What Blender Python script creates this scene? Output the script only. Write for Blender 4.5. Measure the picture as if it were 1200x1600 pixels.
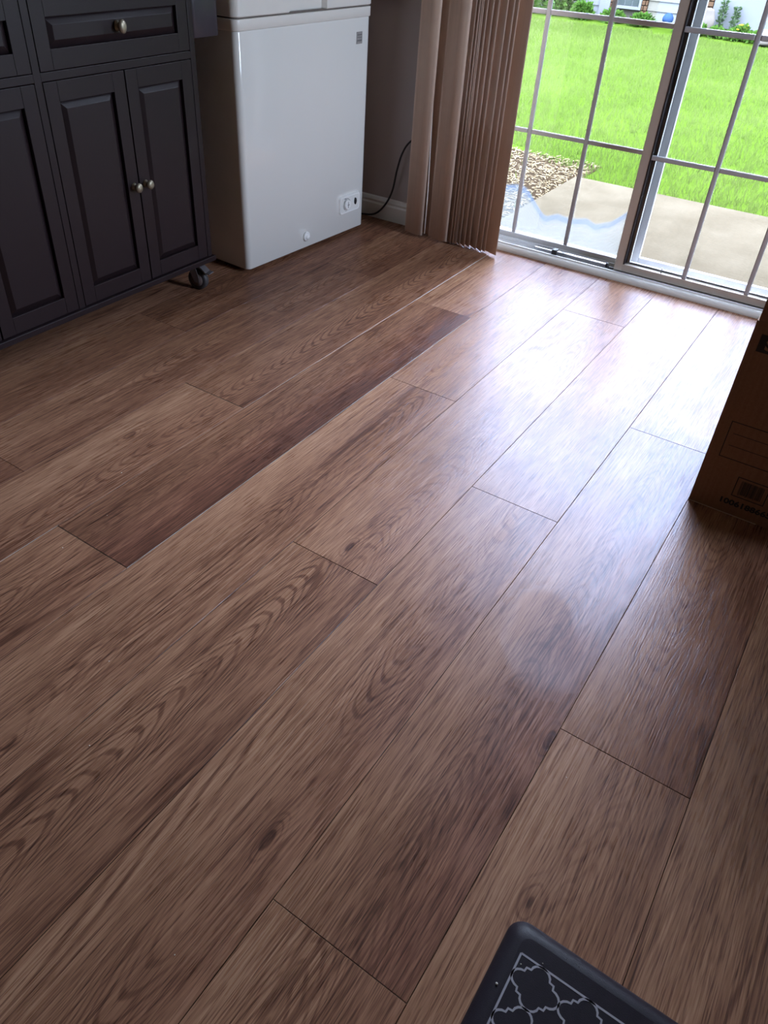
import bpy, bmesh, math, random
import numpy as np
from mathutils import Matrix, Vector

for o in list(bpy.data.objects):
    bpy.data.objects.remove(o)
scene = bpy.context.scene
COL = scene.collection

# ------------------------------------------------------------------ camera
cam_d = bpy.data.cameras.new('camera')
cam = bpy.data.objects.new('camera', cam_d)
COL.objects.link(cam)
RX = (0.82458265, 0.56430045, 0.04035414)
RY = (-0.37028929, 0.48440294, 0.79261569)
RZ = (0.42772573, -0.66851985, 0.60838467)
CP = (1.49873328, 0.0, 1.15779216)
cam.matrix_world = Matrix(((RX[0], RY[0], RZ[0], CP[0]), (RX[1], RY[1], RZ[1], CP[1]),
                           (RX[2], RY[2], RZ[2], CP[2]), (0, 0, 0, 1)))
F = 1189.63
cam_d.sensor_fit = 'VERTICAL'
cam_d.sensor_height = 36.0
cam_d.lens = F / 1600 * 36.0
cam_d.shift_x = (600 - 568.53) / 1600
cam_d.shift_y = (749.87 - 800) / 1600
cam_d.clip_start = 0.02
cam_d.clip_end = 300
scene.camera = cam

# ------------------------------------------------------------------ world, light, exposure
SKY = 4.6
world = bpy.data.worlds.new('sky')
scene.world = world
world.use_nodes = True
wn = world.node_tree
for n in list(wn.nodes):
    wn.nodes.remove(n)
w_out = wn.nodes.new('ShaderNodeOutputWorld')
w_bg = wn.nodes.new('ShaderNodeBackground')
w_tc = wn.nodes.new('ShaderNodeTexCoord')
w_sep = wn.nodes.new('ShaderNodeSeparateXYZ')
w_cr = wn.nodes.new('ShaderNodeValToRGB')
w_cr.color_ramp.elements[0].position = 0.0
w_cr.color_ramp.elements[0].color = (0.39, 0.46, 0.56, 1)
w_cr.color_ramp.elements[1].position = 0.9
w_cr.color_ramp.elements[1].color = (0.94, 1.08, 1.46, 1)
wn.links.new(w_tc.outputs['Generated'], w_sep.inputs[0])
wn.links.new(w_sep.outputs['Z'], w_cr.inputs[0])
wn.links.new(w_cr.outputs[0], w_bg.inputs[0])
w_bg.inputs[1].default_value = SKY
wn.links.new(w_bg.outputs[0], w_out.inputs[0])

pl = bpy.data.lights.new('daylight_portal', 'AREA')
pl.shape = 'RECTANGLE'
pl.size, pl.size_y = 1.57, 2.06
pl.cycles.is_portal = True
plo = bpy.data.objects.new('daylight_portal', pl)
COL.objects.link(plo)
plo.location = (0.725, 3.16, 1.03)
plo.rotation_euler = (math.radians(-90), 0, 0)

pl2 = bpy.data.lights.new('daylight_portal_side', 'AREA')
pl2.shape = 'RECTANGLE'
pl2.size, pl2.size_y = 1.45, 0.9
pl2.cycles.is_portal = True
plo2 = bpy.data.objects.new('daylight_portal_side', pl2)
COL.objects.link(plo2)
plo2.location = (3.48, 2.43, 1.525)
plo2.rotation_euler = (0, math.radians(90), 0)

scene.view_settings.view_transform = 'Standard'
scene.view_settings.look = 'None'
scene.view_settings.gamma = 1.0
scene.view_settings.use_curve_mapping = False
scene.view_settings.exposure = 3.18
scene.cycles.max_bounces = 10
scene.cycles.diffuse_bounces = 6
scene.cycles.transparent_max_bounces = 16
scene.cycles.sample_clamp_indirect = 6.0
scene.cycles.caustics_reflective = False
scene.cycles.caustics_refractive = False

# ------------------------------------------------------------------ helpers
def setp(o, label=None, cat=None, group=None, kind=None):
    if label: o['label'] = label
    if cat: o['category'] = cat
    if group: o['group'] = group
    if kind: o['kind'] = kind
    return o

def empty(name, loc=(0, 0, 0), rz=0.0, parent=None):
    o = bpy.data.objects.new(name, None)
    COL.objects.link(o)
    o.empty_display_size = 0.05
    o.location = loc
    o.rotation_euler = (0, 0, rz)
    o.parent = parent
    return o

class MB:
    """collects verts / faces (with material index) for ONE mesh object"""
    def __init__(s):
        s.v, s.f, s.m, s.sm = [], [], [], []
    def add(s, vs, fs, mi=0, smooth=False):
        b = len(s.v)
        s.v += [tuple(p) for p in vs]
        for f in fs:
            s.f.append([i + b for i in f]); s.m.append(mi); s.sm.append(smooth)
    def box(s, a, b, bev=0.0, mi=0):
        x0, y0, z0 = [min(p, q) for p, q in zip(a, b)]
        x1, y1, z1 = [max(p, q) for p, q in zip(a, b)]
        bm = bmesh.new()
        bmesh.ops.create_cube(bm, size=1.0)
        for v in bm.verts:
            v.co = Vector(((x0 + x1) / 2 + v.co.x * (x1 - x0), (y0 + y1) / 2 + v.co.y * (y1 - y0), (z0 + z1) / 2 + v.co.z * (z1 - z0)))
        if bev > 0:
            bev = min(bev, 0.45 * min(x1 - x0, y1 - y0, z1 - z0))
            bmesh.ops.bevel(bm, geom=bm.edges[:], offset=bev, segments=2, profile=0.6, affect='EDGES')
        s.bm(bm, mi)
    def bm(s, bm, mi=0, smooth=False, M=None):
        bm.verts.index_update()
        s.add([(M @ v.co) if M else v.co for v in bm.verts], [[v.index for v in f.verts] for f in bm.faces], mi, smooth)
        bm.free()
    def poly(s, pts, z0, z1, mi=0, smooth_side=False, bev=0.0):
        """closed plan outline (counter clockwise) extruded in z, optional chamfer at both ends"""
        n = len(pts)
        c = np.mean(np.array(pts), axis=0)
        def ring(z, ins):
            out = []
            for i, p in enumerate(pts):
                if ins:
                    a = Vector(pts[i - 1]); q = Vector(p); d = Vector(pts[(i + 1) % n])
                    t1 = (q - a); t2 = (d - q)
                    t = (t1.normalized() if t1.length else t2.normalized()) + (t2.normalized() if t2.length else t1.normalized())
                    if t.length < 1e-9: t = t1
                    t.normalize()
                    nrm = Vector((-t.y, t.x))
                    q = q + nrm * ins
                    out.append((q.x, q.y, z))
                else:
                    out.append((p[0], p[1], z))
            return out
        rings = [ring(z0, bev), ring(z0 + bev, 0), ring(z1 - bev, 0)] if bev else [ring(z0, 0)]
        if bev:
            rings += [ring(z1 - bev * 0.3, bev * 0.3), ring(z1, bev)]
        else:
            rings += [ring(z1, 0)]
        vs = [p for r in rings for p in r]
        fs = []
        for k in range(len(rings) - 1):
            for i in range(n):
                j = (i + 1) % n
                fs.append([k * n + i, k * n + j, (k + 1) * n + j, (k + 1) * n + i])
        s.add(vs, fs, mi, smooth_side)
        b = len(s.v) - len(vs)
        s.f.append([b + i for i in reversed(range(n))]); s.m.append(mi); s.sm.append(False)
        s.f.append([b + (len(rings) - 1) * n + i for i in range(n)]); s.m.append(mi); s.sm.append(False)
    def lathe(s, prof, M=None, seg=20, mi=0, smooth=True, sx=1.0, sy=1.0):
        """profile of (r, z) turned round z"""
        vs, fs = [], []
        for r, z in prof:
            for i in range(seg):
                a = 2 * math.pi * i / seg
                p = Vector((r * math.cos(a) * sx, r * math.sin(a) * sy, z))
                vs.append(M @ p if M else p)
        for k in range(len(prof) - 1):
            for i in range(seg):
                j = (i + 1) % seg
                fs.append([k * seg + i, k * seg + j, (k + 1) * seg + j, (k + 1) * seg + i])
        fs.append(list(reversed(range(seg))))
        fs.append([(len(prof) - 1) * seg + i for i in range(seg)])
        s.add(vs, fs, mi, smooth)
    def tube(s, pts, r, seg=8, mi=0):
        pts = [Vector(p) for p in pts]
        rings = []
        up = Vector((0.13, 0.27, 0.95))
        for i, p in enumerate(pts):
            t = (pts[min(i + 1, len(pts) - 1)] - pts[max(i - 1, 0)]).normalized()
            a = t.cross(up)
            if a.length < 1e-3: a = t.cross(Vector((1, 0, 0)))
            a.normalize(); b = t.cross(a).normalized()
            rr = r[i] if isinstance(r, (list, tuple)) else r
            rings.append([p + rr * (math.cos(2 * math.pi * k / seg) * a + math.sin(2 * math.pi * k / seg) * b) for k in range(seg)])
        vs = [q for g in rings for q in g]
        fs = []
        for k in range(len(pts) - 1):
            for i in range(seg):
                j = (i + 1) % seg
                fs.append([k * seg + i, (k + 1) * seg + i, (k + 1) * seg + j, k * seg + j])
        fs.append(list(range(seg)))
        fs.append([(len(pts) - 1) * seg + i for i in reversed(range(seg))])
        s.add(vs, fs, mi, True)
    def mesh(s, name, mats):
        me = bpy.data.meshes.new(name)
        me.from_pydata(s.v, [], s.f)
        for m in (mats if isinstance(mats, (list, tuple)) else [mats]):
            me.materials.append(m)
        me.polygons.foreach_set('material_index', s.m)
        me.polygons.foreach_set('use_smooth', s.sm)
        me.update()
        bm = bmesh.new(); bm.from_mesh(me)
        bmesh.ops.recalc_face_normals(bm, faces=bm.faces[:])
        bm.to_mesh(me); bm.free()
        return me
    def build(s, name, mats, parent=None, loc=None):
        o = bpy.data.objects.new(name, s.mesh(name, mats))
        COL.objects.link(o)
        if parent: o.parent = parent
        if loc: o.location = loc
        return o

def rrect(x0, x1, y0, y1, r, seg=6):
    pts = []
    for cx, cy, a0 in ((x1 - r, y1 - r, 0), (x0 + r, y1 - r, 90), (x0 + r, y0 + r, 180), (x1 - r, y0 + r, 270)):
        for i in range(seg + 1):
            a = math.radians(a0 + 90 * i / seg)
            pts.append((cx + r * math.cos(a), cy + r * math.sin(a)))
    return pts

def copy_obj(o, parent=None):
    c = o.copy(); COL.objects.link(c); c.parent = parent
    return c

# ------------------------------------------------------------------ materials
class NT:
    def __init__(s, name):
        s.m = bpy.data.materials.new(name)
        s.m.use_nodes = True
        s.t = s.m.node_tree
        for n in list(s.t.nodes): s.t.nodes.remove(n)
        s.out = s.t.nodes.new('ShaderNodeOutputMaterial')
    def put(s, inp, val):
        if val is None: return
        if hasattr(val, 'links') or isinstance(val, bpy.types.NodeSocket):
            s.t.links.new(val, inp)
        else:
            inp.default_value = val
    def n(s, typ, **kw):
        nd = s.t.nodes.new(typ)
        for k, v in kw.items(): setattr(nd, k, v)
        return nd
    def math(s, op, a, b=None, c=None, clamp=False):
        nd = s.n('ShaderNodeMath', operation=op, use_clamp=clamp)
        s.put(nd.inputs[0], a); s.put(nd.inputs[1], b)
        if c is not None: s.put(nd.inputs[2], c)
        return nd.outputs[0]
    def vmath(s, op, a, b=None):
        nd = s.n('ShaderNodeVectorMath', operation=op)
        s.put(nd.inputs[0], a); s.put(nd.inputs[1], b)
        return nd.outputs[0]
    def noise(s, vec, scale=5.0, detail=2.0, rough=0.5, dist=0.0, dims='3D'):
        nd = s.n('ShaderNodeTexNoise', noise_dimensions=dims)
        s.put(nd.inputs['Vector'], vec)
        nd.inputs['Scale'].default_value = scale
        nd.inputs['Detail'].default_value = detail
        nd.inputs['Roughness'].default_value = rough
        nd.inputs['Distortion'].default_value = dist
        return nd.outputs['Fac']
    def ramp(s, fac, stops, mode='LINEAR'):
        nd = s.n('ShaderNodeValToRGB')
        cr = nd.color_ramp
        cr.interpolation = mode
        while len(cr.elements) < len(stops): cr.elements.new(0.5)
        for e, (p, c) in zip(cr.elements, stops):
            e.position = p
            e.color = (*c, 1) if len(c) == 3 else c
        s.put(nd.inputs[0], fac)
        return nd.outputs[0]
    def smooth(s, v, a, b, lo=0.0, hi=1.0):
        nd = s.n('ShaderNodeMapRange', interpolation_type='SMOOTHSTEP')
        s.put(nd.inputs[0], v)
        nd.inputs[1].default_value = a; nd.inputs[2].default_value = b
        nd.inputs[3].default_value = lo; nd.inputs[4].default_value = hi
        return nd.outputs[0]
    def mix(s, fac, a, b, blend='MIX'):
        nd = s.n('ShaderNodeMix', data_type='RGBA', blend_type=blend)
        s.put(nd.inputs[0], fac)
        s.put(nd.inputs[6], (*a, 1) if isinstance(a, tuple) and len(a) == 3 else a)
        s.put(nd.inputs[7], (*b, 1) if isinstance(b, tuple) and len(b) == 3 else b)
        return nd.outputs[2]
    def comb(s, x, y, z=0.0):
        nd = s.n('ShaderNodeCombineXYZ')
        s.put(nd.inputs[0], x); s.put(nd.inputs[1], y); s.put(nd.inputs[2], z)
        return nd.outputs[0]
    def sep(s, v):
        nd = s.n('ShaderNodeSeparateXYZ'); s.put(nd.inputs[0], v)
        return nd.outputs
    def obj(s):
        return s.n('ShaderNodeTexCoord').outputs['Object']
    def pos(s):
        return s.n('ShaderNodeNewGeometry').outputs['Position']
    def attr(s, name, out='Fac'):
        return s.n('ShaderNodeAttribute', attribute_type='OBJECT', attribute_name=name).outputs[out]
    def bump(s, h, strength=0.3, dist=0.001, normal=None):
        nd = s.n('ShaderNodeBump')
        nd.inputs['Strength'].default_value = strength
        nd.inputs['Distance'].default_value = dist
        s.put(nd.inputs['Height'], h)
        if normal is not None: s.put(nd.inputs['Normal'], normal)
        return nd.outputs[0]
    def bsdf(s, color=(0.5, 0.5, 0.5), rough=0.5, metal=0.0, normal=None, spec=None, ior=None, coat=None, sheen=None):
        b = s.n('ShaderNodeBsdfPrincipled')
        s.put(b.inputs['Base Color'], (*color, 1) if isinstance(color, tuple) and len(color) == 3 else color)
        s.put(b.inputs['Roughness'], rough)
        b.inputs['Metallic'].default_value = metal
        if normal is not None: s.put(b.inputs['Normal'], normal)
        if spec is not None: s.put(b.inputs['Specular IOR Level'], spec)
        if ior is not None: b.inputs['IOR'].default_value = ior
        if coat is not None: b.inputs['Coat Weight'].default_value = coat
        s.t.links.new(b.outputs[0], s.out.inputs[0])
        return b

def simple(name, color, rough=0.5, metal=0.0, var=0.06, scale=20.0, bump=0.0, bscale=200.0, spec=None, coat=None):
    m = NT(name)
    v = m.noise(m.obj(), scale, 3.0, 0.6)
    k = m.math('MULTIPLY_ADD', v, 2 * var, 1 - var)
    c = m.mix(1.0, color, m.comb(k, k, k), 'MULTIPLY')
    nrm = m.bump(m.noise(m.obj(), bscale, 2.0), bump, 0.001) if bump else None
    m.bsdf(c, rough, metal, nrm, spec=spec, coat=coat)
    return m.m

def wood_floor():
    m = NT('plank_wood')
    o = m.obj()
    x, y, z = m.sep(o)
    seed = m.attr('seed')
    tone = m.attr('tone')
    band = m.attr('band')
    kn = m.sep(m.attr('knot', 'Vector'))
    # warped along-grain coordinates
    xs = m.math('MULTIPLY_ADD', seed, 7.31, x)
    ys = m.math('MULTIPLY_ADD', seed, 13.7, y)
    # knot field
    dx = m.math('SUBTRACT', x, kn[0]); dy = m.math('SUBTRACT', y, kn[1])
    dx2 = m.math('POWER', m.math('DIVIDE', dx, 0.020), 2.0)
    dy2 = m.math('POWER', m.math('DIVIDE', dy, 0.050), 2.0)
    d2 = m.math('ADD', dx2, dy2)
    kf = m.math('EXPONENT', m.math('MULTIPLY', d2, -1.0))
    kf = m.math('MULTIPLY', kf, kn[2])
    kf2 = m.math('MULTIPLY', m.math('EXPONENT', m.math('MULTIPLY', d2, -9.0)), kn[2])
    # large figure: contour lines of a stretched noise
    fig = m.noise(m.comb(m.math('MULTIPLY', xs, 7.0), m.math('MULTIPLY', ys, 0.55), seed), 1.0, 2.0, 0.45, 0.15)
    wig = m.noise(m.comb(m.math('MULTIPLY', xs, 40.0), m.math('MULTIPLY', ys, 9.0), seed), 1.0, 2.0, 0.55)
    field = m.math('ADD', fig, m.math('MULTIPLY_ADD', wig, 0.018, m.math('MULTIPLY', kf, 0.16)))
    rings = m.math('SINE', m.math('MULTIPLY', field, 125.0))
    rings = m.smooth(rings, 0.1, 1.0)
    rmask = m.noise(m.comb(m.math('MULTIPLY', xs, 9.0), m.math('MULTIPLY', ys, 1.3), m.math('ADD', seed, 4.0)), 1.0, 1.0, 0.5)
    rmask = m.smooth(rmask, 0.50, 0.72, 0.07, 1.0)
    rmask = m.math('MAXIMUM', rmask, m.math('MULTIPLY', kf, 0.9))
    rings = m.math('MULTIPLY', rings, rmask)
    ca = m.sep(m.attr('cath', 'Vector'))
    cxd = m.math('SUBTRACT', x, ca[0])
    cxd = m.math('ADD', cxd, m.math('MULTIPLY', m.math('SUBTRACT', m.noise(m.comb(seed, m.math('MULTIPLY', ys, 3.0), 2.0), 1.0, 1.0), 0.5), 0.035))
    cf = m.math('MULTIPLY', m.math('POWER', m.math('ABSOLUTE', cxd), 2.0), 1800.0)
    cf = m.math('ADD', cf, m.math('MULTIPLY', m.math('MULTIPLY', y, ca[2]), 21.0))
    cf = m.math('ADD', cf, m.math('MULTIPLY', m.noise(m.comb(m.math('MULTIPLY', xs, 16.0), m.math('MULTIPLY', ys, 2.6), seed), 1.0, 2.0, 0.5), 4.2))
    cs = m.smooth(m.math('SINE', m.math('MULTIPLY', cf, 6.283)), 0.15, 1.0)
    cm = m.math('MULTIPLY', m.smooth(m.math('ABSOLUTE', cxd), 0.035, 0.085, 1.0, 0.0), ca[1])
    cm = m.math('MULTIPLY', cm, m.smooth(m.noise(m.comb(seed, m.math('MULTIPLY', ys, 2.0), 7.0), 1.0, 1.0), 0.36, 0.52, 0.15, 1.0))
    rings = m.math('MAXIMUM', rings, m.math('MULTIPLY', cs, cm))
    # fine fibres, following the figure a little
    xf = m.math('MULTIPLY_ADD', field, 0.05, xs)
    fib = m.noise(m.comb(m.math('MULTIPLY', xf, 420.0), m.math('MULTIPLY', ys, 11.0), seed), 1.0, 3.0, 0.6)
    pores = m.noise(m.comb(m.math('MULTIPLY', xf, 640.0), m.math('MULTIPLY', ys, 15.0), seed), 1.0, 2.0, 0.6)
    pores = m.smooth(pores, 0.52, 0.64)
    broad = m.noise(m.comb(m.math('MULTIPLY', xs, 11.0), m.math('MULTIPLY', ys, 0.6), seed), 1.0, 2.0, 0.5)
    mott = m.noise(m.comb(m.math('MULTIPLY', xs, 22.0), m.math('MULTIPLY', ys, 7.0), seed), 1.0, 3.0, 0.6)
    # value 0 dark .. 1 light
    v = m.math('MULTIPLY_ADD', m.math('SUBTRACT', broad, 0.5), 0.6, 0.60)
    v = m.math('MULTIPLY_ADD', m.math('SUBTRACT', mott, 0.5), 0.25, v)
    v = m.math('MULTIPLY_ADD', m.math('SUBTRACT', fib, 0.5), 1.15, v)
    v = m.math('SUBTRACT', v, m.math('MULTIPLY', rings, 0.30))
    v = m.math('SUBTRACT', v, m.math('MULTIPLY', pores, 0.30))
    v = m.math('SUBTRACT', v, m.math('MULTIPLY', kf2, 0.4))
    v = m.math('MULTIPLY_ADD', tone, 0.20, v)
    bx = m.smooth(m.math('MULTIPLY_ADD', m.math('SUBTRACT', broad, 0.5), 0.08, x), -0.06, 0.09)
    v = m.math('SUBTRACT', v, m.math('MULTIPLY', bx, m.math('MULTIPLY', band, 0.26)))
    col = m.ramp(v, [(0.0, (0.064, 0.0265, 0.0160)), (0.35, (0.180, 0.080, 0.046)), (0.62, (0.325, 0.162, 0.093)), (1.0, (0.52, 0.300, 0.183))])
    # dark bands lean to plum, light ones to tan
    plum = m.math('MULTIPLY', bx, m.math('MULTIPLY', band, 0.55))
    col = m.mix(plum, col, m.mix(1.0, col, (0.95, 0.80, 0.92), 'MULTIPLY'))
    # surface marks (world coordinates): dried wipe marks that dull the gloss
    wp = m.sep(m.pos())
    px_, py_ = wp[0], wp[1]
    warp = m.noise(m.pos(), 9.0, 3.0, 0.6)
    wv = m.math('MULTIPLY', m.math('SUBTRACT', warp, 0.5), 0.09)
    def mark(cx, cy, rx, ry, ang, soft=0.25):
        ca, sa = math.cos(ang), math.sin(ang)
        ax = m.math('ADD', m.math('SUBTRACT', px_, cx), wv); ay = m.math('SUBTRACT', m.math('SUBTRACT', py_, cy), wv)
        u = m.math('ADD', m.math('MULTIPLY', ax, ca), m.math('MULTIPLY', ay, sa))
        w = m.math('SUBTRACT', m.math('MULTIPLY', ay, ca), m.math('MULTIPLY', ax, sa))
        d = m.math('ADD', m.math('POWER', m.math('ABSOLUTE', m.math('DIVIDE', u, rx)), 2.0), m.math('POWER', m.math('ABSOLUTE', m.math('DIVIDE', w, ry)), 2.0))
        return m.smooth(d, 1.0 - soft, 1.0 + soft, 1.0, 0.0)
    m1 = m.math('MULTIPLY', mark(1.262, 1.060, 0.075, 0.145, 0.40), m.smooth(py_, 0.90, 1.06))
    m2 = m.math('MULTIPLY', mark(1.075, 1.22, 0.035, 0.14, 0.25, 0.8), m.smooth(warp, 0.38, 0.66, 0.15, 0.6))
    marks = m.math('MAXIMUM', m1, m2)
    smud = m.smooth(m.noise(m.pos(), 4.0, 4.0, 0.6), 0.35, 0.75)
    rough = m.math('MULTIPLY_ADD', smud, 0.05, 0.24)
    rough = m.math('MULTIPLY_ADD', marks, 0.26, rough)
    rough = m.math('MULTIPLY_ADD', fib, 0.06, rough)
    # embossed grain
    emb = m.noise(m.comb(m.math('MULTIPLY', xf, 380.0), m.math('MULTIPLY', ys, 8.0), m.math('ADD', seed, 9.0)), 1.0, 2.0, 0.5)
    h = m.math('SUBTRACT', m.math('MULTIPLY', emb, 1.0), m.math('MULTIPLY_ADD', pores, 0.25, m.math('MULTIPLY', rings, 0.35)))
    nrm = m.bump(h, 0.38, 0.0012)
    # satin wear layer: diffuse print under an even, low sheen
    df = m.n('ShaderNodeBsdfDiffuse'); m.put(df.inputs['Color'], col); m.put(df.inputs['Normal'], nrm)
    gl = m.n('ShaderNodeBsdfGlossy'); gl.inputs['Color'].default_value = (0.80, 0.85, 1.0, 1)
    m.put(gl.inputs['Roughness'], rough); m.put(gl.inputs['Normal'], nrm)
    mx = m.n('ShaderNodeMixShader'); mx.inputs[0].default_value = 0.050
    m.t.links.new(df.outputs[0], mx.inputs[1]); m.t.links.new(gl.outputs[0], mx.inputs[2])
    m.t.links.new(mx.outputs[0], m.out.inputs[0])
    return m.m

def glass_mat(name, tint=(0.97, 0.985, 0.98)):
    m = NT(name)
    fr = m.n('ShaderNodeFresnel'); fr.inputs[0].default_value = 1.45
    tr = m.n('ShaderNodeBsdfTransparent'); tr.inputs[0].default_value = (*tint, 1)
    gl = m.n('ShaderNodeBsdfGlossy'); gl.inputs['Roughness'].default_value = 0.02
    mx = m.n('ShaderNodeMixShader')
    m.t.links.new(fr.outputs[0], mx.inputs[0]); m.t.links.new(tr.outputs[0], mx.inputs[1]); m.t.links.new(gl.outputs[0], mx.inputs[2])
    m.t.links.new(mx.outputs[0], m.out.inputs[0])
    return m.m

def fog_mat():
    """mineral haze left by moisture between the panes: wavy upper edge, fine tide lines"""
    m = NT('glass_condensation_haze')
    p = m.obj(); x, y, z = m.sep(p)
    n1 = m.noise(m.comb(m.math('MULTIPLY', x, 5.0), 0.0, 3.1), 1.0, 2.0, 0.5)
    edge = m.math('MULTIPLY_ADD', n1, 0.16, 0.03)
    edge = m.math('ADD', edge, m.math('MULTIPLY', m.smooth(x, 0.56, 0.72), 0.07))
    edge = m.math('ADD', edge, m.math('MULTIPLY', m.smooth(x, 0.42, 0.22), 0.08))
    d = m.math('SUBTRACT', edge, m.math('SUBTRACT', z, 0.05))
    a = m.smooth(d, -0.004, 0.02)
    rim = m.math('SUBTRACT', m.smooth(d, -0.004, 0.012), m.smooth(d, 0.012, 0.045))
    tide = m.smooth(m.math('SINE', m.math('MULTIPLY', m.math('ADD', d, m.math('MULTIPLY', m.noise(p, 18.0, 2.0), 0.02)), 420.0)), -0.6, 1.0)
    al = m.math('MULTIPLY', a, m.math('MULTIPLY_ADD', tide, 0.10, 0.22))
    al = m.math('MULTIPLY_ADD', rim, 0.15, al)
    c = m.mix(rim, (0.17, 0.185, 0.185), (0.085, 0.125, 0.18))
    tr = m.n('ShaderNodeBsdfTransparent')
    df = m.n('ShaderNodeBsdfTranslucent'); m.put(df.inputs[0], c)
    d2 = m.n('ShaderNodeBsdfDiffuse'); m.put(d2.inputs[0], c)
    ms = m.n('ShaderNodeMixShader'); ms.inputs[0].default_value = 0.35
    m.t.links.new(df.outputs[0], ms.inputs[1]); m.t.links.new(d2.outputs[0], ms.inputs[2])
    mx = m.n('ShaderNodeMixShader')
    m.put(mx.inputs[0], al); m.t.links.new(tr.outputs[0], mx.inputs[1]); m.t.links.new(ms.outputs[0], mx.inputs[2])
    m.t.links.new(mx.outputs[0], m.out.inputs[0])
    return m.m

def vane_mat():
    m = NT('vane_fabric')
    x, y, z = m.sep(m.obj())
    rib = m.noise(m.comb(m.math('MULTIPLY', x, 500.0), m.math('MULTIPLY', y, 500.0), m.math('MULTIPLY', z, 3.0)), 1.0, 1.0)
    sp = m.noise(m.obj(), 30.0, 3.0)
    k = m.math('MULTIPLY_ADD', rib, 0.22, m.math('MULTIPLY_ADD', sp, 0.1, 0.83))
    c = m.mix(1.0, (0.66, 0.505, 0.405), m.comb(k, k, k), 'MULTIPLY')
    d = m.n('ShaderNodeBsdfDiffuse'); m.put(d.inputs[0], c)
    t = m.n('ShaderNodeBsdfTranslucent'); m.put(t.inputs[0], c)
    g = m.n('ShaderNodeBsdfGlossy'); g.inputs['Roughness'].default_value = 0.5
    nb = m.bump(rib, 0.25, 0.0008); m.put(d.inputs['Normal'], nb)
    mx = m.n('ShaderNodeMixShader'); mx.inputs[0].default_value = 0.10
    m.t.links.new(d.outputs[0], mx.inputs[1]); m.t.links.new(t.outputs[0], mx.inputs[2])
    m2 = m.n('ShaderNodeMixShader'); m2.inputs[0].default_value = 0.03
    m.t.links.new(mx.outputs[0], m2.inputs[1]); m.t.links.new(g.outputs[0], m2.inputs[2])
    m.t.links.new(m2.outputs[0], m.out.inputs[0])
    return m.m

def grass_mat(name, a, b):
    m = NT(name)
    n1 = m.noise(m.pos(), 1.1, 3.0, 0.6)
    n2 = m.noise(m.pos(), 90.0, 1.0)
    f = m.math('ADD', m.math('MULTIPLY', n1, 0.55), m.math('MULTIPLY', n2, 0.45))
    c = m.ramp(f, [(0.3, a), (0.7, b)])
    d = m.n('ShaderNodeBsdfDiffuse'); m.put(d.inputs[0], c)
    t = m.n('ShaderNodeBsdfTranslucent'); m.put(t.inputs[0], c)
    mx = m.n('ShaderNodeMixShader'); mx.inputs[0].default_value = 0.35
    m.t.links.new(d.outputs[0], mx.inputs[1]); m.t.links.new(t.outputs[0], mx.inputs[2])
    m.t.links.new(mx.outputs[0], m.out.inputs[0])
    return m.m

def concrete_mat():
    m = NT('patio_concrete')
    p = m.pos()
    a = m.noise(p, 3.0, 5.0, 0.65); b = m.noise(p, 60.0, 3.0, 0.6)
    f = m.math('ADD', m.math('MULTIPLY', a, 0.7), m.math('MULTIPLY', b, 0.3))
    c = m.ramp(f, [(0.32, (0.036, 0.0290, 0.0190)), (0.55, (0.0500, 0.0410, 0.0280)), (0.75, (0.060, 0.0500, 0.0355))])
    m.bsdf(c, 0.85, normal=m.bump(b, 0.4, 0.003), spec=0.0)
    return m.m

def cardboard_mat():
    m = NT('cardboard')
    x, y, z = m.sep(m.obj())
    fl = m.noise(m.comb(m.math('MULTIPLY', x, 160.0), m.math('MULTIPLY', y, 160.0), m.math('MULTIPLY', z, 4.0)), 1.0, 2.0)
    sp = m.noise(m.obj(), 260.0, 2.0)
    f = m.math('ADD', m.math('MULTIPLY', fl, 0.5), m.math('MULTIPLY', sp, 0.5))
    c = m.ramp(f, [(0.3, (0.22, 0.105, 0.052)), (0.7, (0.28, 0.14, 0.075))])
    m.bsdf(c, 0.75, normal=m.bump(fl, 0.15, 0.001))
    return m.m

M = {}
M['wood'] = wood_floor()
M['core'] = simple('plank_core', (0.62, 0.58, 0.52), 0.6)
M['sub'] = simple('subfloor', (0.045, 0.03, 0.022), 0.9)
M['wall'] = simple('grey_wall_paint', (0.50, 0.44, 0.43), 0.75, var=0.03, scale=3.0, bump=0.15, bscale=350.0)
M['wall_w'] = simple('off_white_wall_paint', (0.74, 0.71, 0.66), 0.75, var=0.03, scale=3.0, bump=0.15, bscale=350.0)
M['ceil'] = simple('white_ceiling_paint', (0.86, 0.84, 0.80), 0.9, bump=0.2, bscale=120.0)
M['trim'] = simple('white_trim_paint', (0.76, 0.73, 0.68), 0.4, var=0.04)
M['vinyl'] = simple('shaded_door_vinyl', (0.55, 0.475, 0.405), 0.42, var=0.03)  # white vinyl with its room-side shade put into the tan colour
M['vinyl_ext'] = simple('white_sash_vinyl', (0.78, 0.79, 0.80), 0.4, var=0.04)
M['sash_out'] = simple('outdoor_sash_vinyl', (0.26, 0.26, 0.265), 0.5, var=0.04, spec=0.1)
M['muntin'] = simple('grille_white', (0.50, 0.49, 0.51), 0.45, var=0.04)
M['gasket'] = simple('black_gasket', (0.02, 0.015, 0.018), 0.6)
M['glass'] = glass_mat('clear_glass')
M['fog'] = fog_mat()
M['vane'] = vane_mat()
M['alu'] = simple('brushed_aluminium', (0.34, 0.33, 0.33), 0.40, metal=0.8)
M['dark_plastic'] = simple('dark_plastic', (0.035, 0.03, 0.03), 0.45)
M['cab'] = simple('espresso_paint', (0.0155, 0.0088, 0.0105), 0.40, var=0.08, scale=8.0, bump=0.06, bscale=90.0, spec=0.28)
M['cab_in'] = simple('espresso_shadow_gap', (0.010, 0.007, 0.008), 0.7)
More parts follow.
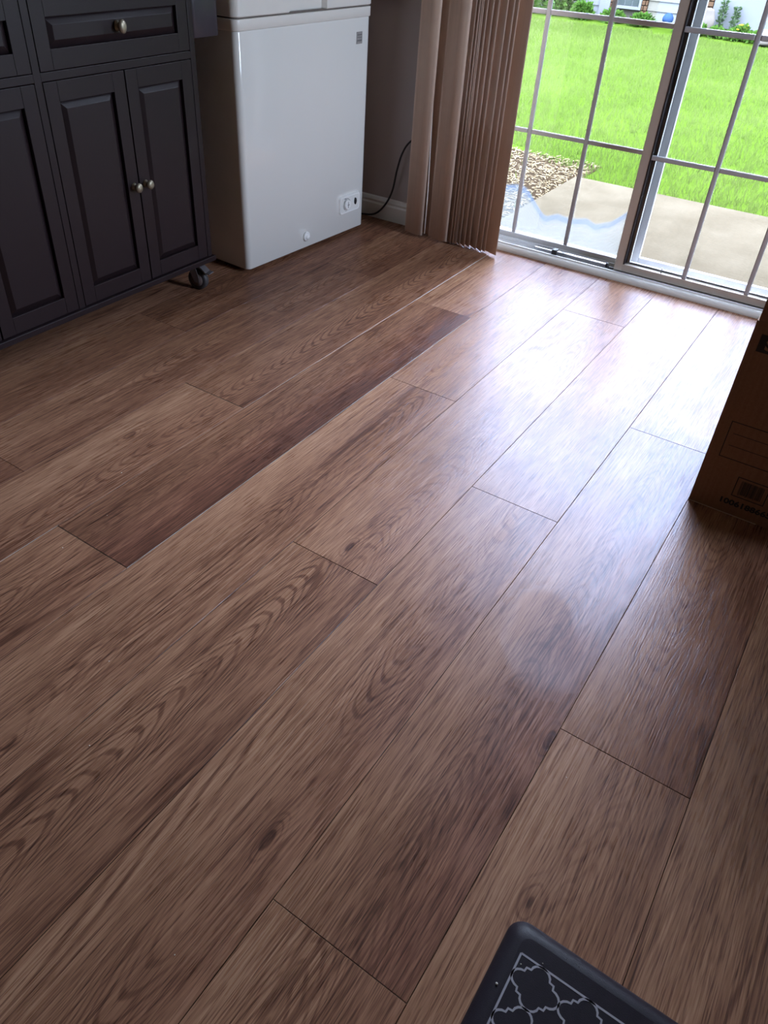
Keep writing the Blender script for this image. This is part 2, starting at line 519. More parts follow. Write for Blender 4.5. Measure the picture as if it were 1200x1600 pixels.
M['knob'] = simple('antique_pewter', (0.30, 0.26, 0.19), 0.42, metal=0.7, var=0.25, scale=150.0)
M['rack'] = simple('black_gloss_panel', (0.045, 0.040, 0.050), 0.28, var=0.2, scale=14.0, bump=0.35, bscale=18.0)
M['caster_fork'] = simple('grey_stamped_steel', (0.20, 0.18, 0.19), 0.4, metal=0.6)
M['tyre'] = simple('dark_rubber', (0.05, 0.045, 0.048), 0.6)
M['hub'] = simple('grey_hub_plastic', (0.14, 0.10, 0.095), 0.55)
M['enamel'] = simple('white_enamel', (0.80, 0.79, 0.755), 0.13, var=0.015, scale=4.0, spec=0.5, coat=0.6)
M['lid'] = simple('white_lid_plastic', (0.78, 0.75, 0.70), 0.30, var=0.02)
M['seam'] = simple('lid_gasket_grey', (0.16, 0.13, 0.115), 0.6)
M['badge'] = simple('silver_badge', (0.42, 0.41, 0.40), 0.35, metal=0.4, var=0.35, scale=90.0)
M['panel_w'] = simple('control_panel_plastic', (0.82, 0.81, 0.79), 0.35)
M['ink'] = simple('grey_ink', (0.20, 0.19, 0.19), 0.5)
M['black'] = simple('black_plastic', (0.012, 0.011, 0.012), 0.4)
M['cord'] = simple('black_cord', (0.014, 0.012, 0.014), 0.45)
M['card'] = cardboard_mat()
M['card_ink'] = simple('box_print_ink', (0.022, 0.016, 0.014), 0.7)
M['card_edge'] = simple('cardboard_raw_edge', (0.62, 0.50, 0.38), 0.8)
M['card_light'] = simple('bare_cardboard_letter', (0.33, 0.175, 0.095), 0.75)
M['mat'] = simple('black_foam_mat', (0.020, 0.016, 0.022), 0.42, var=0.2, scale=60.0, bump=0.25, bscale=900.0, spec=0.16)
M['mat_print'] = simple('mat_grey_print', (0.30, 0.285, 0.32), 0.5, var=0.06)
M['crumb'] = simple('pale_crumb', (0.78, 0.74, 0.68), 0.7)
M['soil'] = simple('garden_soil', (0.0163, 0.01111, 0.006667), 0.95, var=0.3, scale=12.0, spec=0.0)
M['turf'] = grass_mat('lawn_turf', (0.02963, 0.05333, 0.005185), (0.04444, 0.07259, 0.008889))
M['blade'] = grass_mat('grass_blade', (0.046, 0.073, 0.013), (0.076, 0.102, 0.026))
M['leaf'] = grass_mat('shrub_leaf', (0.01499, 0.04496, 0.006596), (0.04646, 0.08995, 0.01499))
M['leaf2'] = grass_mat('pale_leaf', (0.03174, 0.05556, 0.0238), (0.05291, 0.07409, 0.03703))
M['yellow'] = simple('yellow_petals', (0.1322, 0.1111, 0.01058), 0.6, spec=0.0)
M['straw'] = NT('straw_chips')
_m = M['straw']; _m.bsdf(_m.ramp(_m.noise(_m.pos(), 55.0, 2.0), [(0.3, (0.060, 0.042, 0.022)), (0.5, (0.115, 0.088, 0.050)), (0.7, (0.16, 0.13, 0.082))]), 0.9, spec=0.0); M['straw'] = _m.m
M['conc'] = concrete_mat()
M['siding'] = simple('white_siding', (0.07301, 0.07606, 0.07911), 0.6, var=0.03, spec=0.0)
M['siding_c'] = simple('cream_siding', (0.06693, 0.06287, 0.0507), 0.6, var=0.04, spec=0.0)
M['brick'] = simple('tan_brick', (0.04445, 0.02645, 0.01588), 0.85, var=0.3, scale=9.0, spec=0.0)
M['mortar'] = simple('mortar', (0.05291, 0.04762, 0.04056), 0.9, spec=0.0)
M['roof'] = simple('grey_shingle', (0.01764, 0.01587, 0.01499), 0.9, spec=0.0)
M['win_dark'] = simple('dim_window_glass', (0.02381, 0.02857, 0.02857), 0.08)
M['stone'] = simple('weathered_stone', (0.06773, 0.05926, 0.0508), 0.9, var=0.35, scale=7.0, bump=0.5, bscale=30.0, spec=0.0)
M['blue'] = simple('blue_plastic', (0.01411, 0.02822, 0.06349), 0.4, spec=0.0)
M['lampglass'] = None

# ------------------------------------------------------------------ room shell
W = 0.2286                 # plank width
PL = 6.826 * W             # plank length
YW = 2.935                 # inner face of the glass-door wall
XL, XR, YB, HC = -1.02, 3.30, -3.2, 2.44
DX0, DX1, DZ = -0.065, 1.515, 2.06   # door opening

b = MB(); b.box((XL, YB, -0.10), (XR, YW + 0.02, -0.0062))
floor = setp(b.build('floor', M['sub']), kind='structure')

def struct(name, b, mat, parent=None):
    o = b.build(name, mat, parent)
    if not parent: setp(o, kind='structure')
    return o
b = MB()
b.box((XL - 0.15, YW, -0.3), (DX0, YW + 0.18, HC + 0.1)); b.box((DX1, YW, -0.3), (XR + 0.15, YW + 0.18, HC + 0.1))
b.box((DX0, YW, DZ), (DX1, YW + 0.18, HC + 0.1)); b.box((DX0, YW + 0.02, -0.3), (DX1, YW + 0.18, 0.0))
struct('wall_far', b, M['wall'])
b = MB(); b.box((XL - 0.15, YB - 0.15, -0.1), (XL, YW, HC + 0.1)); struct('wall_left', b, M['wall'])
WY0, WY1, WZ0, WZ1 = 1.98, 2.88, 0.80, 2.25     # opening of an added, unseen side window that lets in fill daylight
b = MB()
b.box((XR, YB - 0.15, -0.1), (XR + 0.15, WY0, HC + 0.1)); b.box((XR, WY1, -0.1), (XR + 0.15, YW, HC + 0.1))
b.box((XR, WY0, -0.1), (XR + 0.15, WY1, WZ0)); b.box((XR, WY0, WZ1), (XR + 0.15, WY1, HC + 0.1))
struct('wall_right', b, M['wall_w'])
added_win = setp(empty('added_window_1', (XR + 0.08, 0.9, WZ0)), kind='structure')
b = MB(); b.box((XR + 0.04, WY0, WZ0), (XR + 0.11, WY0 + 0.05, WZ1), 0.003); b.box((XR + 0.04, WY1 - 0.05, WZ0), (XR + 0.11, WY1, WZ1), 0.003)
b.box((XR + 0.04, WY0 + 0.05, WZ0), (XR + 0.11, WY1 - 0.05, WZ0 + 0.05), 0.003); b.box((XR + 0.04, WY0 + 0.05, WZ1 - 0.05), (XR + 0.11, WY1 - 0.05, WZ1), 0.003)
b.box((XR + 0.04, WY0 + 0.05, 1.46), (XR + 0.11, WY1 - 0.05, 1.50), 0.003)
o = b.build('added_window_frame', M['trim'], added_win); o.location = (-(XR + 0.08), -0.9, -WZ0)
for za, zb2 in ((WZ0 + 0.05, 1.46), (1.50, WZ1 - 0.05)):
    b = MB(); b.box((XR + 0.073, WY0 + 0.047, za - 0.003), (XR + 0.077, WY1 - 0.047, zb2 + 0.003)); o = b.build('pane', M['glass'], added_win); o.location = (-(XR + 0.08), -0.9, -WZ0)
b = MB(); b.box((XR - 0.03, WY0 - 0.04, WZ0 - 0.025), (XR + 0.04, WY1 + 0.04, WZ0), 0.004); o = b.build('added_window_sill', M['trim'], added_win); o.location = (-(XR + 0.08), -0.9, -WZ0)
b = MB(); b.box((XL, YB - 0.15, -0.1), (XR, YB, HC + 0.1)); struct('wall_rear', b, M['wall'])
b = MB(); b.box((XL, YB, HC), (XR, YW, HC + 0.1)); struct('ceiling', b, M['ceil'])

def prof_x(b, prof, x0, x1, mi=0):
    """profile of (y, z) points swept along x"""
    n = len(prof)
    vs = [(x0, p[0], p[1]) for p in prof] + [(x1, p[0], p[1]) for p in prof]
    fs = [[i, (i + 1) % n, n + (i + 1) % n, n + i] for i in range(n)] + [list(range(n)), list(range(n, 2 * n))]
    b.add(vs, fs, mi)
bb = [(YW, 0.0), (YW - 0.015, 0.0), (YW - 0.015, 0.062), (YW - 0.011, 0.069), (YW - 0.012, 0.078), (YW - 0.006, 0.089), (YW, 0.094)]
b = MB(); prof_x(b, bb, XL, DX0 - 0.06); struct('baseboard_far', b, M['trim'])
b = MB(); prof_x(b, bb, DX1 + 0.06, XR); struct('baseboard_far_right', b, M['trim'])
b = MB()
b.box((DX0 - 0.062, YW - 0.014, 0), (DX0, YW, DZ + 0.06), 0.003); b.box((DX1, YW - 0.014, 0), (DX1 + 0.062, YW, DZ + 0.06), 0.003)
b.box((DX0, YW - 0.014, DZ), (DX1, YW, DZ + 0.06), 0.003)
struct('trim_1', b, M['trim'])
# rounded shoe moulding in front of the door sill
b = MB()
pr = [(YW + 0.016, 0.0005), (YW - 0.007, 0.0005)] + [(YW + 0.014 - 0.021 * math.cos(a), 0.004 + 0.019 * math.sin(a)) for a in np.linspace(0.1, math.pi / 2, 7)] + [(YW + 0.016, 0.023)]
prof_x(b, pr, DX0, DX1)
struct('trim_2', b, M['trim'])

# planks ------------------------------------------------------------
random.seed(4)
def plank_mesh(L, core):
    b = MB()
    g = 0.0005
    x0, x1 = -W / 2 + g, W / 2 - g
    y0, y1 = g, L - g
    c = 0.0005
    vs = [(x0, y0, -0.006), (x1, y0, -0.006), (x1, y1, -0.006), (x0, y1, -0.006),
          (x0, y0, -c), (x1, y0, -c), (x1, y1, -c), (x0, y1, -c),
          (x0 + c, y0 + c, 0), (x1 - c, y0 + c, 0), (x1 - c, y1 - c, 0), (x0 + c, y1 - c, 0)]
    b.add(vs, [[0, 1, 5, 4], [1, 2, 6, 5], [2, 3, 7, 6], [3, 0, 4, 7]], 1)
    b.add(vs[4:], [[0, 1, 5, 4], [1, 2, 6, 5], [2, 3, 7, 6], [3, 0, 4, 7], [4, 5, 6, 7]], 0)
    return b.mesh('plank', [M['wood'], M['core'] if core else M['sub']])
_pm = {}
# a joint position for every row (in plank widths, as seen), tone and band of chosen planks
JOINT = {-5: 2.0, -4: 5.3, -3: 9.1, -2: 6.9, -1: 3.46, 0: 5.86, 1: 3.106, 2: 7.63, 3: 4.32, 4: 6.19, 5: 1.615, 6: 3.88, 7: 0.25, 8: 5.5, 9: 2.2, 10: 4.9, 11: 1.0, 12: 3.7, 13: 6.0}
TONE = {(1, 0): (-0.35, 0.8), (1, 1): (0.7, 0.3), (1, -1): (0.15, 0.2), (2, -1): (0.35, 0.1), (2, 0): (0.45, 0.0), (3, -1): (0.1, 0.15),
        (3, 0): (0.45, 0.2), (4, -1): (0.35, 0.35), (4, 0): (0.3, 0.0), (5, 0): (0.05, 0.8), (5, -1): (0.2, 0.3), (6, -1): (0.4, 0.1),
        (6, 0): (0.0, 0.5), (0, -1): (0.0, 0.2), (0, 0): (0.2, 0.2), (-1, 0): (-0.15, 0.2), (-1, -1): (-0.5, 0.3), (7, 0): (0.2, 0.2), (7, -1): (0.3, 0.0),
        (-2, 0): (-0.3, 0.2), (-2, -1): (-0.3, 0.2), (5, 1): (0.2, 0.0), (3, 1): (0.3, 0.0)}
KNOT = {(4, -1): (1.0806, 0.4342), (2, -1): (0.6248, 0.3035), (0, -1): (0.0843, 1.0577), (6, -1): (1.4492, 0.5807), (5, 0): (1.3685, 0.8497), (2, 0): (0.60, 1.1458), (3, 0): (0.80, 1.05)}
CATH = {(3, -1): (-0.02, 1.0, 1.0), (4, -1): (0.03, 0.9, -1.0), (0, 0): (0.03, 0.9, -1.0), (1, -1): (-0.02, 0.9, 1.0), (2, -1): (0.02, 0.7, 1.0), (-1, 0): (0.0, 0.7, -1.0),
        (6, -1): (0.03, 0.35, 1.0), (5, 0): (0.02, 0.4, 1.0), (3, 0): (0.04, 0.5, 1.0), (1, 0): (-0.03, 0.3, 1.0), (2, 0): (-0.03, 0.5, -1.0), (5, -1): (-0.02, 0.8, 1.0), (7, -1): (0.03, 0.6, 1.0), (6, 0): (-0.02, 0.5, -1.0)}
RAISE = {(0, 0): 0.0009, (0, -1): 0.0004, (1, 0): 0.0009}
YEND = YW + 0.012
for row in range(-5, 14):
    j0 = JOINT[row] * W
    for k in range(-4, 3):
        ya, yb = j0 + k * PL, j0 + (k + 1) * PL
        a, c = max(ya, YB + 0.005), min(yb, YEND)
        if c - a < 0.05: continue
        xc = (row + 0.5) * W
        if xc + W / 2 > XR or xc - W / 2 < XL - 0.15: continue
        core = (row, k) in RAISE or (row, k) == (5, 0)
        key = (round(c - a, 4), core)
        if key not in _pm: _pm[key] = plank_mesh(c - a, core)
        o = bpy.data.objects.new('plank', _pm[key]); COL.objects.link(o); o.parent = floor
        o.location = (xc, a, RAISE.get((row, k), 0.0))
        o['seed'] = random.uniform(0, 30)
        t, bd = TONE.get((row, k), (random.uniform(-0.3, 0.4), random.uniform(0, 0.4)))
        o['tone'] = float(t); o['band'] = float(bd)
        o['cath'] = [float(q) for q in CATH.get((row, k), (random.uniform(-0.06, 0.06), random.uniform(0, 0.6), random.choice((-1.0, 1.0))))]
        if (row, k) in KNOT:
            kx, ky = KNOT[(row, k)]
            o['knot'] = [kx - xc, ky - a, 1.0]
        else:
            o['knot'] = [9.0, 9.0, 0.0]

# ------------------------------------------------------------------ sliding glass door
door = setp(empty('door_1', (0, 0, 0)), kind='structure')
b = MB()   # outer frame: jambs, head
b.box((DX0, YW + 0.02, 0.0), (DX0 + 0.03, YW + 0.16, DZ), 0.003); b.box((DX1 - 0.03, YW + 0.02, 0.0), (DX1, YW + 0.16, DZ), 0.003)
b.box((DX0 + 0.03, YW + 0.02, DZ - 0.03), (DX1 - 0.03, YW + 0.16, DZ), 0.003)
b.build('frame', M['vinyl'], door)
b = MB()   # sill with two track channels
b.box((DX0 + 0.03, YW + 0.016, -0.004), (DX1 - 0.03, YW + 0.17, 0.018))
b.box((DX0 + 0.03, YW + 0.016, 0.018), (DX1 - 0.03, YW + 0.024, 0.028), 0.002)
b.box((DX0 + 0.03, YW + 0.076, 0.018), (DX1 - 0.03, YW + 0.082, 0.034), 0.002)
b.box((DX0 + 0.03, YW + 0.155, 0.018), (DX1 - 0.03, YW + 0.165, 0.034), 0.002)
b.build('sill_track', M['vinyl_ext'], door)

def sash(name, x0, x1, yf, yb_, ztop, zb, rail_b, st_l, st_r, mat, munt_x, munt_z, mz, munt_front):
    g = MB()
    yf2 = yf
    g.box((x0, yf, zb), (x0 + st_l, yb_, ztop), 0.002)
    g.box((x1 - st_r, yf, zb), (x1, yb_, ztop), 0.002)
    g.box((x0 + st_l, yf, zb), (x1 - st_r, yb_, zb + rail_b), 0.002)
    g.box((x0 + st_l, yf, ztop - 0.06), (x1 - st_r, yb_, ztop), 0.002)
    p = g.build(name, mat, door)
    gx0, gx1, gz0, gz1 = x0 + st_l, x1 - st_r, zb + rail_b, ztop - 0.06
    ym = (yf + yb_) / 2
    g = MB(); g.box((gx0 - 0.004, ym - 0.002, gz0 - 0.004), (gx1 + 0.004, ym + 0.002, gz1 + 0.004)); g.build('pane', M['glass'], p)
    w = 0.0085
    def bar(a, c):
        g = MB(); g.box(a, c, 0.004); g.build('muntin', M['muntin'], p)
    for i, mx in enumerate(munt_x):
        bar((mx - w, munt_front, gz0), (mx + w, munt_front + 0.010, gz1))
    for z in munt_z:
        xs = [gx0] + list(munt_x) + [gx1]
        for i in range(len(xs) - 1):
            bar((xs[i] + (w if i else 0), munt_front, z - w), (xs[i + 1] - (w if i < len(xs) - 2 else 0), munt_front + 0.010, z + w))
    return p, (gx0, gx1, gz0, gz1, ym)

MZ = [0.450, 0.852, 1.254, 1.656]
# fixed (outer) panel on the left, sliding (inner) panel on the right
p1, g1 = sash('fixed_panel', DX0 + 0.03, 0.752, 3.028, 3.062, DZ - 0.03, 0.020, 0.030, 0.045, 0.035, M['vinyl_ext'], [0.012 + 0.236, 0.482], MZ, 0, 3.030)
p2, g2 = sash('sliding_panel', 0.713, DX1 - 0.03, 2.985 - 0.004, 3.016, DZ - 0.03, 0.024, 0.028, 0.033, 0.05, M['vinyl'], [0.980, 1.208], MZ, 0, 2.983)
# condensation haze inside the fixed panel's double glazing
g = MB(); g.box((g1[0], g1[4] + 0.003, g1[2]), (g1[1], g1[4] + 0.0034, 0.34)); g.build('condensation_haze', M['fog'], p1)
# gasket and exterior glazing frame of the sliding panel (white, outside the pane)
g = MB(); g.box((0.746, 2.9805, 0.052), (0.7505, 3.012, DZ - 0.09)); g.build('gasket', M['gasket'], p2)
g = MB()
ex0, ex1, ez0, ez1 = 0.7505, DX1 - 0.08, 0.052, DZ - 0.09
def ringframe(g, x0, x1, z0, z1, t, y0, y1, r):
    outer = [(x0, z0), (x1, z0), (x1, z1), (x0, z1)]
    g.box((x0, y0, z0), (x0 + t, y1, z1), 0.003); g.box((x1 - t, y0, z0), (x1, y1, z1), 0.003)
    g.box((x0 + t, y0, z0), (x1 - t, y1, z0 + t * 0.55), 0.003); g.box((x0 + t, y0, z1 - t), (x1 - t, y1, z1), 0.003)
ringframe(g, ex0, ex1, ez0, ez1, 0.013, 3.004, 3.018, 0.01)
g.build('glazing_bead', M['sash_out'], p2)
# sliding screen frame parked outside, white, seen through the glass
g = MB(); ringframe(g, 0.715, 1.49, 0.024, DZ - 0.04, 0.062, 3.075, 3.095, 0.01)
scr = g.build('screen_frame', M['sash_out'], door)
# latch handle on the sliding panel and a small screw at the rail
g = MB(); g.box((0.722, 2.955, 0.98), (0.738, 2.981, 1.16), 0.004); g.build('handle', M['vinyl_ext'], p2)
g = MB(); g.lathe([(0.0022, 0.052), (0.0022, 0.068), (0.004, 0.069), (0.004, 0.071), (0.001, 0.072)], Matrix.Translation((0.893, 2.990, 0)), 8); g.build('screw', M['alu'], p2)

# security bar lying in the inner track
sb = setp(empty('security_bar', (0.54, 2.985, 0.018)), 'telescoping silver security bar lying in the glass door track', 'security bar')
def loc(b, name, mat, par):   # world-space builder -> child of an empty without rotation
    o = b.build(name, mat, par)
    o.location = (-par.location.x, -par.location.y, -par.location.z)
    return o
g = MB(); g.box((0.470, 2.975, 0.020), (0.682, 2.995, 0.036), 0.003); loc(g, 'outer_tube', M['alu'], sb)
g = MB(); g.box((0.372, 2.978, 0.022), (0.470, 2.992, 0.033), 0.003); loc(g, 'inner_tube', M['alu'], sb)
g = MB(); g.box((0.452, 2.970, 0.0185), (0.474, 3.000, 0.042), 0.004); loc(g, 'clamp', M['dark_plastic'], sb)
g = MB(); g.lathe([(0.007, 0), (0.011, 0.003), (0.011, 0.012), (0.006, 0.014)], Matrix.Translation((0.678, 2.985, 0.030)) @ Matrix.Rotation(math.pi / 2, 4, 'Y'), 14); loc(g, 'end_cap', M['black'], sb)
g = MB(); g.box((0.690, 2.981, 0.0185), (0.712, 2.989, 0.028), 0.002); loc(g, 'tip', M['dark_plastic'], sb)

# ------------------------------------------------------------------ vertical blind
blind = setp(empty('vertical_blind', (0.04, 2.85, 0.0)), 'beige vertical blind drawn to the left side of the glass door', 'blind')
g = MB(); g.box((-0.26, 2.83, 2.10), (1.62, 2.88, 2.15), 0.004); loc(g, 'headrail', M['trim'], blind)
for bx_ in (-0.2, 0.7, 1.55):
    g = MB(); g.box((bx_ - 0.015, 2.86, 2.09), (bx_ + 0.015, 2.921, 2.16), 0.003); loc(g, 'bracket', M['trim'], blind)
VW = 0.089
def vane(xr, yr, ang, z0, curve, width=VW):
    """right edge at (xr, yr) in plan; runs left (and back by ang)"""
    g = MB(); n = 10
    dx, dy = -math.cos(ang), math.sin(ang)
    nx, ny = dy, -dx      # towards the room for flat vanes is -y
    pts = []
    for i in range(n + 1):
        t = i / n
        c = curve * math.sin(math.pi * t) * 0.8 + curve * 0.35 * math.sin(2 * math.pi * t)
        pts.append((xr + dx * width * t + (-ny if False else nx) * c * 0 - dy * c * 0 , 0, 0))
        pts[-1] = (xr + dx * width * t - dy * c, yr + dy * width * t + dx * c)
    th = 0.0007
    vs, fs = [], []
    for z in (z0, 2.09):
        for sgn in (-1, 1):
            for p in pts:
                vs.append((p[0] - dy * th * sgn, p[1] + dx * th * sgn, z))
    m_ = n + 1
    for i in range(n):
        fs.append([i, i + 1, 2 * m_ + i + 1, 2 * m_ + i]); fs.append([m_ + i, 3 * m_ + i, 3 * m_ + i + 1, m_ + i + 1])
        fs.append([i, m_ + i, m_ + i + 1, i + 1]); fs.append([2 * m_ + i, 2 * m_ + i + 1, 3 * m_ + i + 1, 3 * m_ + i])
    fs.append([0, 2 * m_, 3 * m_, m_]); fs.append([n, m_ + n, 3 * m_ + n, 2 * m_ + n])
    g.add(vs, fs, 0, False)
    o = loc(g, 'vane', M['vane'], blind)
    for p in o.data.polygons: p.use_smooth = abs(p.normal.z) < 0.5
vane(-0.080, 2.829, math.radians(2), 0.013, 0.010, 0.088)
vane(-0.050, 2.858, math.radians(5), 0.014, 0.004)
vane(0.036, 2.838, math.radians(2), 0.011, 0.010, 0.092)
for xr, a in ((0.0536, 40), (0.0676, 40), (0.0760, 40), (0.0817, 40), (0.0978, 39), (0.1195, 38), (0.1411, 37), (0.1743, 36), (0.199, 36), (0.2147, 36), (0.2669, 22)):
    vane(xr, 2.842 + 0.0015 * math.sin(xr * 60), math.radians(a), 0.010 + 0.002 * math.sin(xr * 90), 0.0012)
g = MB(); g.tube([(-0.0705, 2.832, 0.022), (-0.0715, 2.832, 0.20), (-0.083, 2.834, 0.46), (-0.10, 2.842, 0.9), (-0.105, 2.850, 1.5), (-0.10, 2.85, 2.1)], 0.0024, 8); loc(g, 'wand', M['trim'], blind)

# ------------------------------------------------------------------ chest freezer
FZ = setp(empty('chest_freezer', (-0.3876, 2.064, 0.0), math.radians(-3.0)), 'white chest freezer standing against the grey wall', 'freezer')
FW, FD = 0.714, 0.565     # local: +x towards the room, y along the front 0..FW, x from 0 back to -FD
g = MB(); g.poly(rrect(-FD, 0, 0, FW, 0.022, 8), 0.014, 0.800, smooth_side=True, bev=0.003); g.build('body', M['enamel'], FZ)
g = MB(); g.poly(rrect(-FD - 0.003, 0.004, -0.004, FW + 0.004, 0.024, 8), 0.800, 0.833, smooth_side=True, bev=0.002); g.build('rim', M['lid'], FZ)
g = MB(); g.poly(rrect(-FD + 0.004, -0.004, 0.004, FW - 0.004, 0.02, 8), 0.833, 0.838, smooth_side=True); g.build('gasket', M['seam'], FZ)
out = rrect(-FD - 0.004, 0.006, -0.005, FW + 0.005, 0.028, 8)
lid_pts = []
for p in out:
    lid_pts.append(p)
# the front edge runs from the last corner (x1,y0) to the first corner (x1,y1): insert the handle recess there
recess = [(0.006, 0.250), (-0.012, 0.260), (-0.012, 0.436), (0.006, 0.446)]
lid_pts = recess + out
g = MB(); g.poly(lid_pts, 0.838, 0.915, bev=0.003)
g.poly(rrect(-FD + 0.01, -0.02, 0.01, FW - 0.01, 0.03, 6), 0.9149, 0.930, bev=0.006)
g.build('lid', M['lid'], FZ)
g = MB(); g.box((0.0005, 0.672, 0.714), (0.0022, 0.706, 0.754), 0.0006)
bd_ = g.build('badge', M['badge'], FZ, (0, -0.046, 0))
g = MB()
for i, (a, c) in enumerate(((0.742, 0.746), (0.734, 0.7365), (0.722, 0.728))): g.box((0.0022, 0.676, a), (0.0026, 0.702, c))
g.build('badge_print', M['ink'], bd_)
def disc_x(g, y, z, prof, seg=20, sy=1.0, sz=1.0, x=0.0, mi=0):
    """turned shape whose axis points to +x"""
    Mx = Matrix.Translation((x, y, z)) @ Matrix.Rotation(math.pi / 2, 4, 'Y')
    g.lathe(prof, Mx, seg, mi, True, sz, sy)
# control panel
g = MB()
pp = rrect(-0.068, 0.068, -0.037, 0.037, 0.012, 5)
def slab_x(g, pts, y, z, x0, x1, mi=0, ins=0.0):
    n = len(pts)
    k = 1 - ins
    vs = [(x0, y + p[0], z + p[1]) for p in pts] + [(x1, y + p[0] * k, z + p[1] * k) for p in pts]
    g.add(vs, [[i, (i + 1) % n, n + (i + 1) % n, n + i] for i in range(n)] + [list(range(n)), list(range(n, 2 * n))], mi)
slab_x(g, pp, 0.628, 0.130, 0.0, 0.007, ins=0.06)
cp = g.build('control_panel', M['panel_w'], FZ, (0, -0.020, 0))
g = MB(); slab_x(g, rrect(-0.058, 0.058, -0.029, 0.029, 0.008, 4), 0.628, 0.130, 0.007, 0.0078); g.build('recess_plate', M['enamel'], cp)
g = MB(); disc_x(g, 0.605, 0.130, [(0.021, 0.0), (0.020, 0.006), (0.017, 0.009), (0.0165, 0.009)], 24, x=0.0078); dl = g.build('dial', M['panel_w'], cp)
g = MB()
for i in range(28):
    a0, a1 = math.radians(-40 + i * 10), math.radians(-40 + (i + 1) * 10)
    r0, r1 = 0.0225, 0.0248
    g.add([(0.0081, 0.605 + r * math.cos(a), 0.130 + r * math.sin(a)) for r, a in ((r0, a0), (r1, a0), (r1, a1), (r0, a1))] +
          [(0.0077, 0.605 + r * math.cos(a), 0.130 + r * math.sin(a)) for r, a in ((r0, a0), (r1, a0), (r1, a1), (r0, a1))],
          [[0, 1, 2, 3], [4, 7, 6, 5], [0, 4, 5, 1], [1, 5, 6, 2], [2, 6, 7, 3], [3, 7, 4, 0]])
g.build('dial_scale', M['ink'], cp)
g = MB(); g.box((0.0166, 0.6035, 0.118), (0.0172, 0.6065, 0.142)); g.box((0.0166, 0.600, 0.1285), (0.0172, 0.612, 0.1315)); g.build('dial_pointer', M['ink'], cp)
g = MB(); g.box((0.0078, 0.588, 0.154), (0.0082, 0.600, 0.157)); g.build('dial_mark', M['ink'], cp)
g = MB(); g.box((0.0078, 0.598, 0.1035), (0.0082, 0.603, 0.106)); g.build('dial_mark', M['ink'], cp)
g = MB(); disc_x(g, 0.661, 0.133, [(0.0068, 0.0), (0.0064, 0.004), (0.005, 0.005)], 16, 1.0, 2.1, x=0.0078); g.build('indicator', M['black'], cp)
# drain plug
g = MB(); disc_x(g, 0.352, 0.060, [(0.019, 0.0), (0.0185, 0.006), (0.015, 0.009), (0.011, 0.009), (0.010, 0.014), (0.006, 0.016)], 22); g.build('drain_plug', M['panel_w'], FZ, (0, -0.020, 0))
for yy in (0.06, FW - 0.06):
    for xx in (-0.07, -FD + 0.07):
        g = MB(); g.lathe([(0.018, 0.0002), (0.018, 0.010), (0.012, 0.015)], Matrix.Translation((xx, yy, 0)), 12); g.build('foot', M['black'], FZ)
# power cord leaves the back, crosses the baseboard and climbs behind the blind
fi = FZ.matrix_basis.inverted()
cp_w = [(-0.62, 2.845, 0.06), (-0.56, 2.862, 0.028), (-0.50, 2.884, 0.012), (-0.4387, 2.895, 0.011), (-0.3728, 2.899, 0.0236), (-0.3241, 2.90, 0.0682), (-0.2886, 2.902, 0.1366), (-0.2698, 2.903, 0.2341), (-0.2496, 2.903, 0.3027), (-0.2162, 2.904, 0.354), (-0.15, 2.905, 0.400), (-0.09, 2.905, 0.42)]
def catmull(P, n=8):
    P = [Vector(p) for p in P]; out = []
    for i in range(len(P) - 1):
        p0, p1, p2, p3 = P[max(i - 1, 0)], P[i], P[i + 1], P[min(i + 2, len(P) - 1)]
        for k in range(n):
            t = k / n
            out.append(0.5 * ((2 * p1) + (p2 - p0) * t + (2 * p0 - 5 * p1 + 4 * p2 - p3) * t * t + (3 * p1 - p0 - 3 * p2 + p3) * t ** 3))
    out.append(P[-1]); return out
g = MB(); g.tube([fi @ p for p in catmull(cp_w)], 0.0042, 10); g.build('power_cord', M['cord'], FZ)

# small dark box on the wall
g = MB(); g.box((-0.44, YW - 0.045, 0.848), (-0.305, YW - 0.0005, 0.91), 0.006)
wb = setp(empty('wall_box', (-0.37, YW, 0.85)), 'small black box mounted on the wall to the right of the freezer', 'wall box')
loc(g, 'casing', M['black'], wb)
g = MB(); g.box((-0.40, YW - 0.047, 0.87), (-0.345, YW - 0.0445, 0.89), 0.001); loc(g, 'face_plate', M['dark_plastic'], wb)

# ------------------------------------------------------------------ kitchen cart
XF = -0.40
CT = setp(empty('kitchen_cart', (XF - 0.24, 1.335, 0.0)), 'dark espresso kitchen cart with panelled doors, on casters, left of the freezer', 'cabinet')
CY0, CY1, CYM = 0.765, 1.893, 1.326      # sides and middle divider
ZB, ZT = 0.105, 0.955
DEP = 0.45
g = MB()
T = 0.020
g.box((XF - DEP, CY1 - T, ZB + 0.018), (XF, CY1, ZT), 0.0015); g.box((XF - DEP, CY0, ZB + 0.018), (XF, CY0 + T, ZT), 0.0015)
g.box((XF - DEP, CYM - 0.011, ZB + 0.018), (XF - 0.0005, CYM + 0.011, ZT), 0.0015)
g.box((XF - DEP, CY0 + T, 0.7435), (XF - 0.0008, CYM - 0.011, 0.7640), 0.0012); g.box((XF - DEP, CYM + 0.011, 0.7435), (XF - 0.0008, CY1 - T, 0.7640), 0.0012)
g.box((XF - DEP, CY0 + T, ZB + 0.018), (XF - DEP + 0.008, CY1 - T, ZT))
g.box((XF - DEP, CY0 + T, ZT - 0.02), (XF - 0.001, CY1 - T, ZT))
loc(g, 'carcass', M['cab'], CT)
g = MB(); g.box((XF - DEP - 0.004, CY0 - 0.006, ZB), (XF + 0.010, CY1 + 0.008, ZB + 0.018), 0.002); loc(g, 'bottom_board', M['cab'], CT)
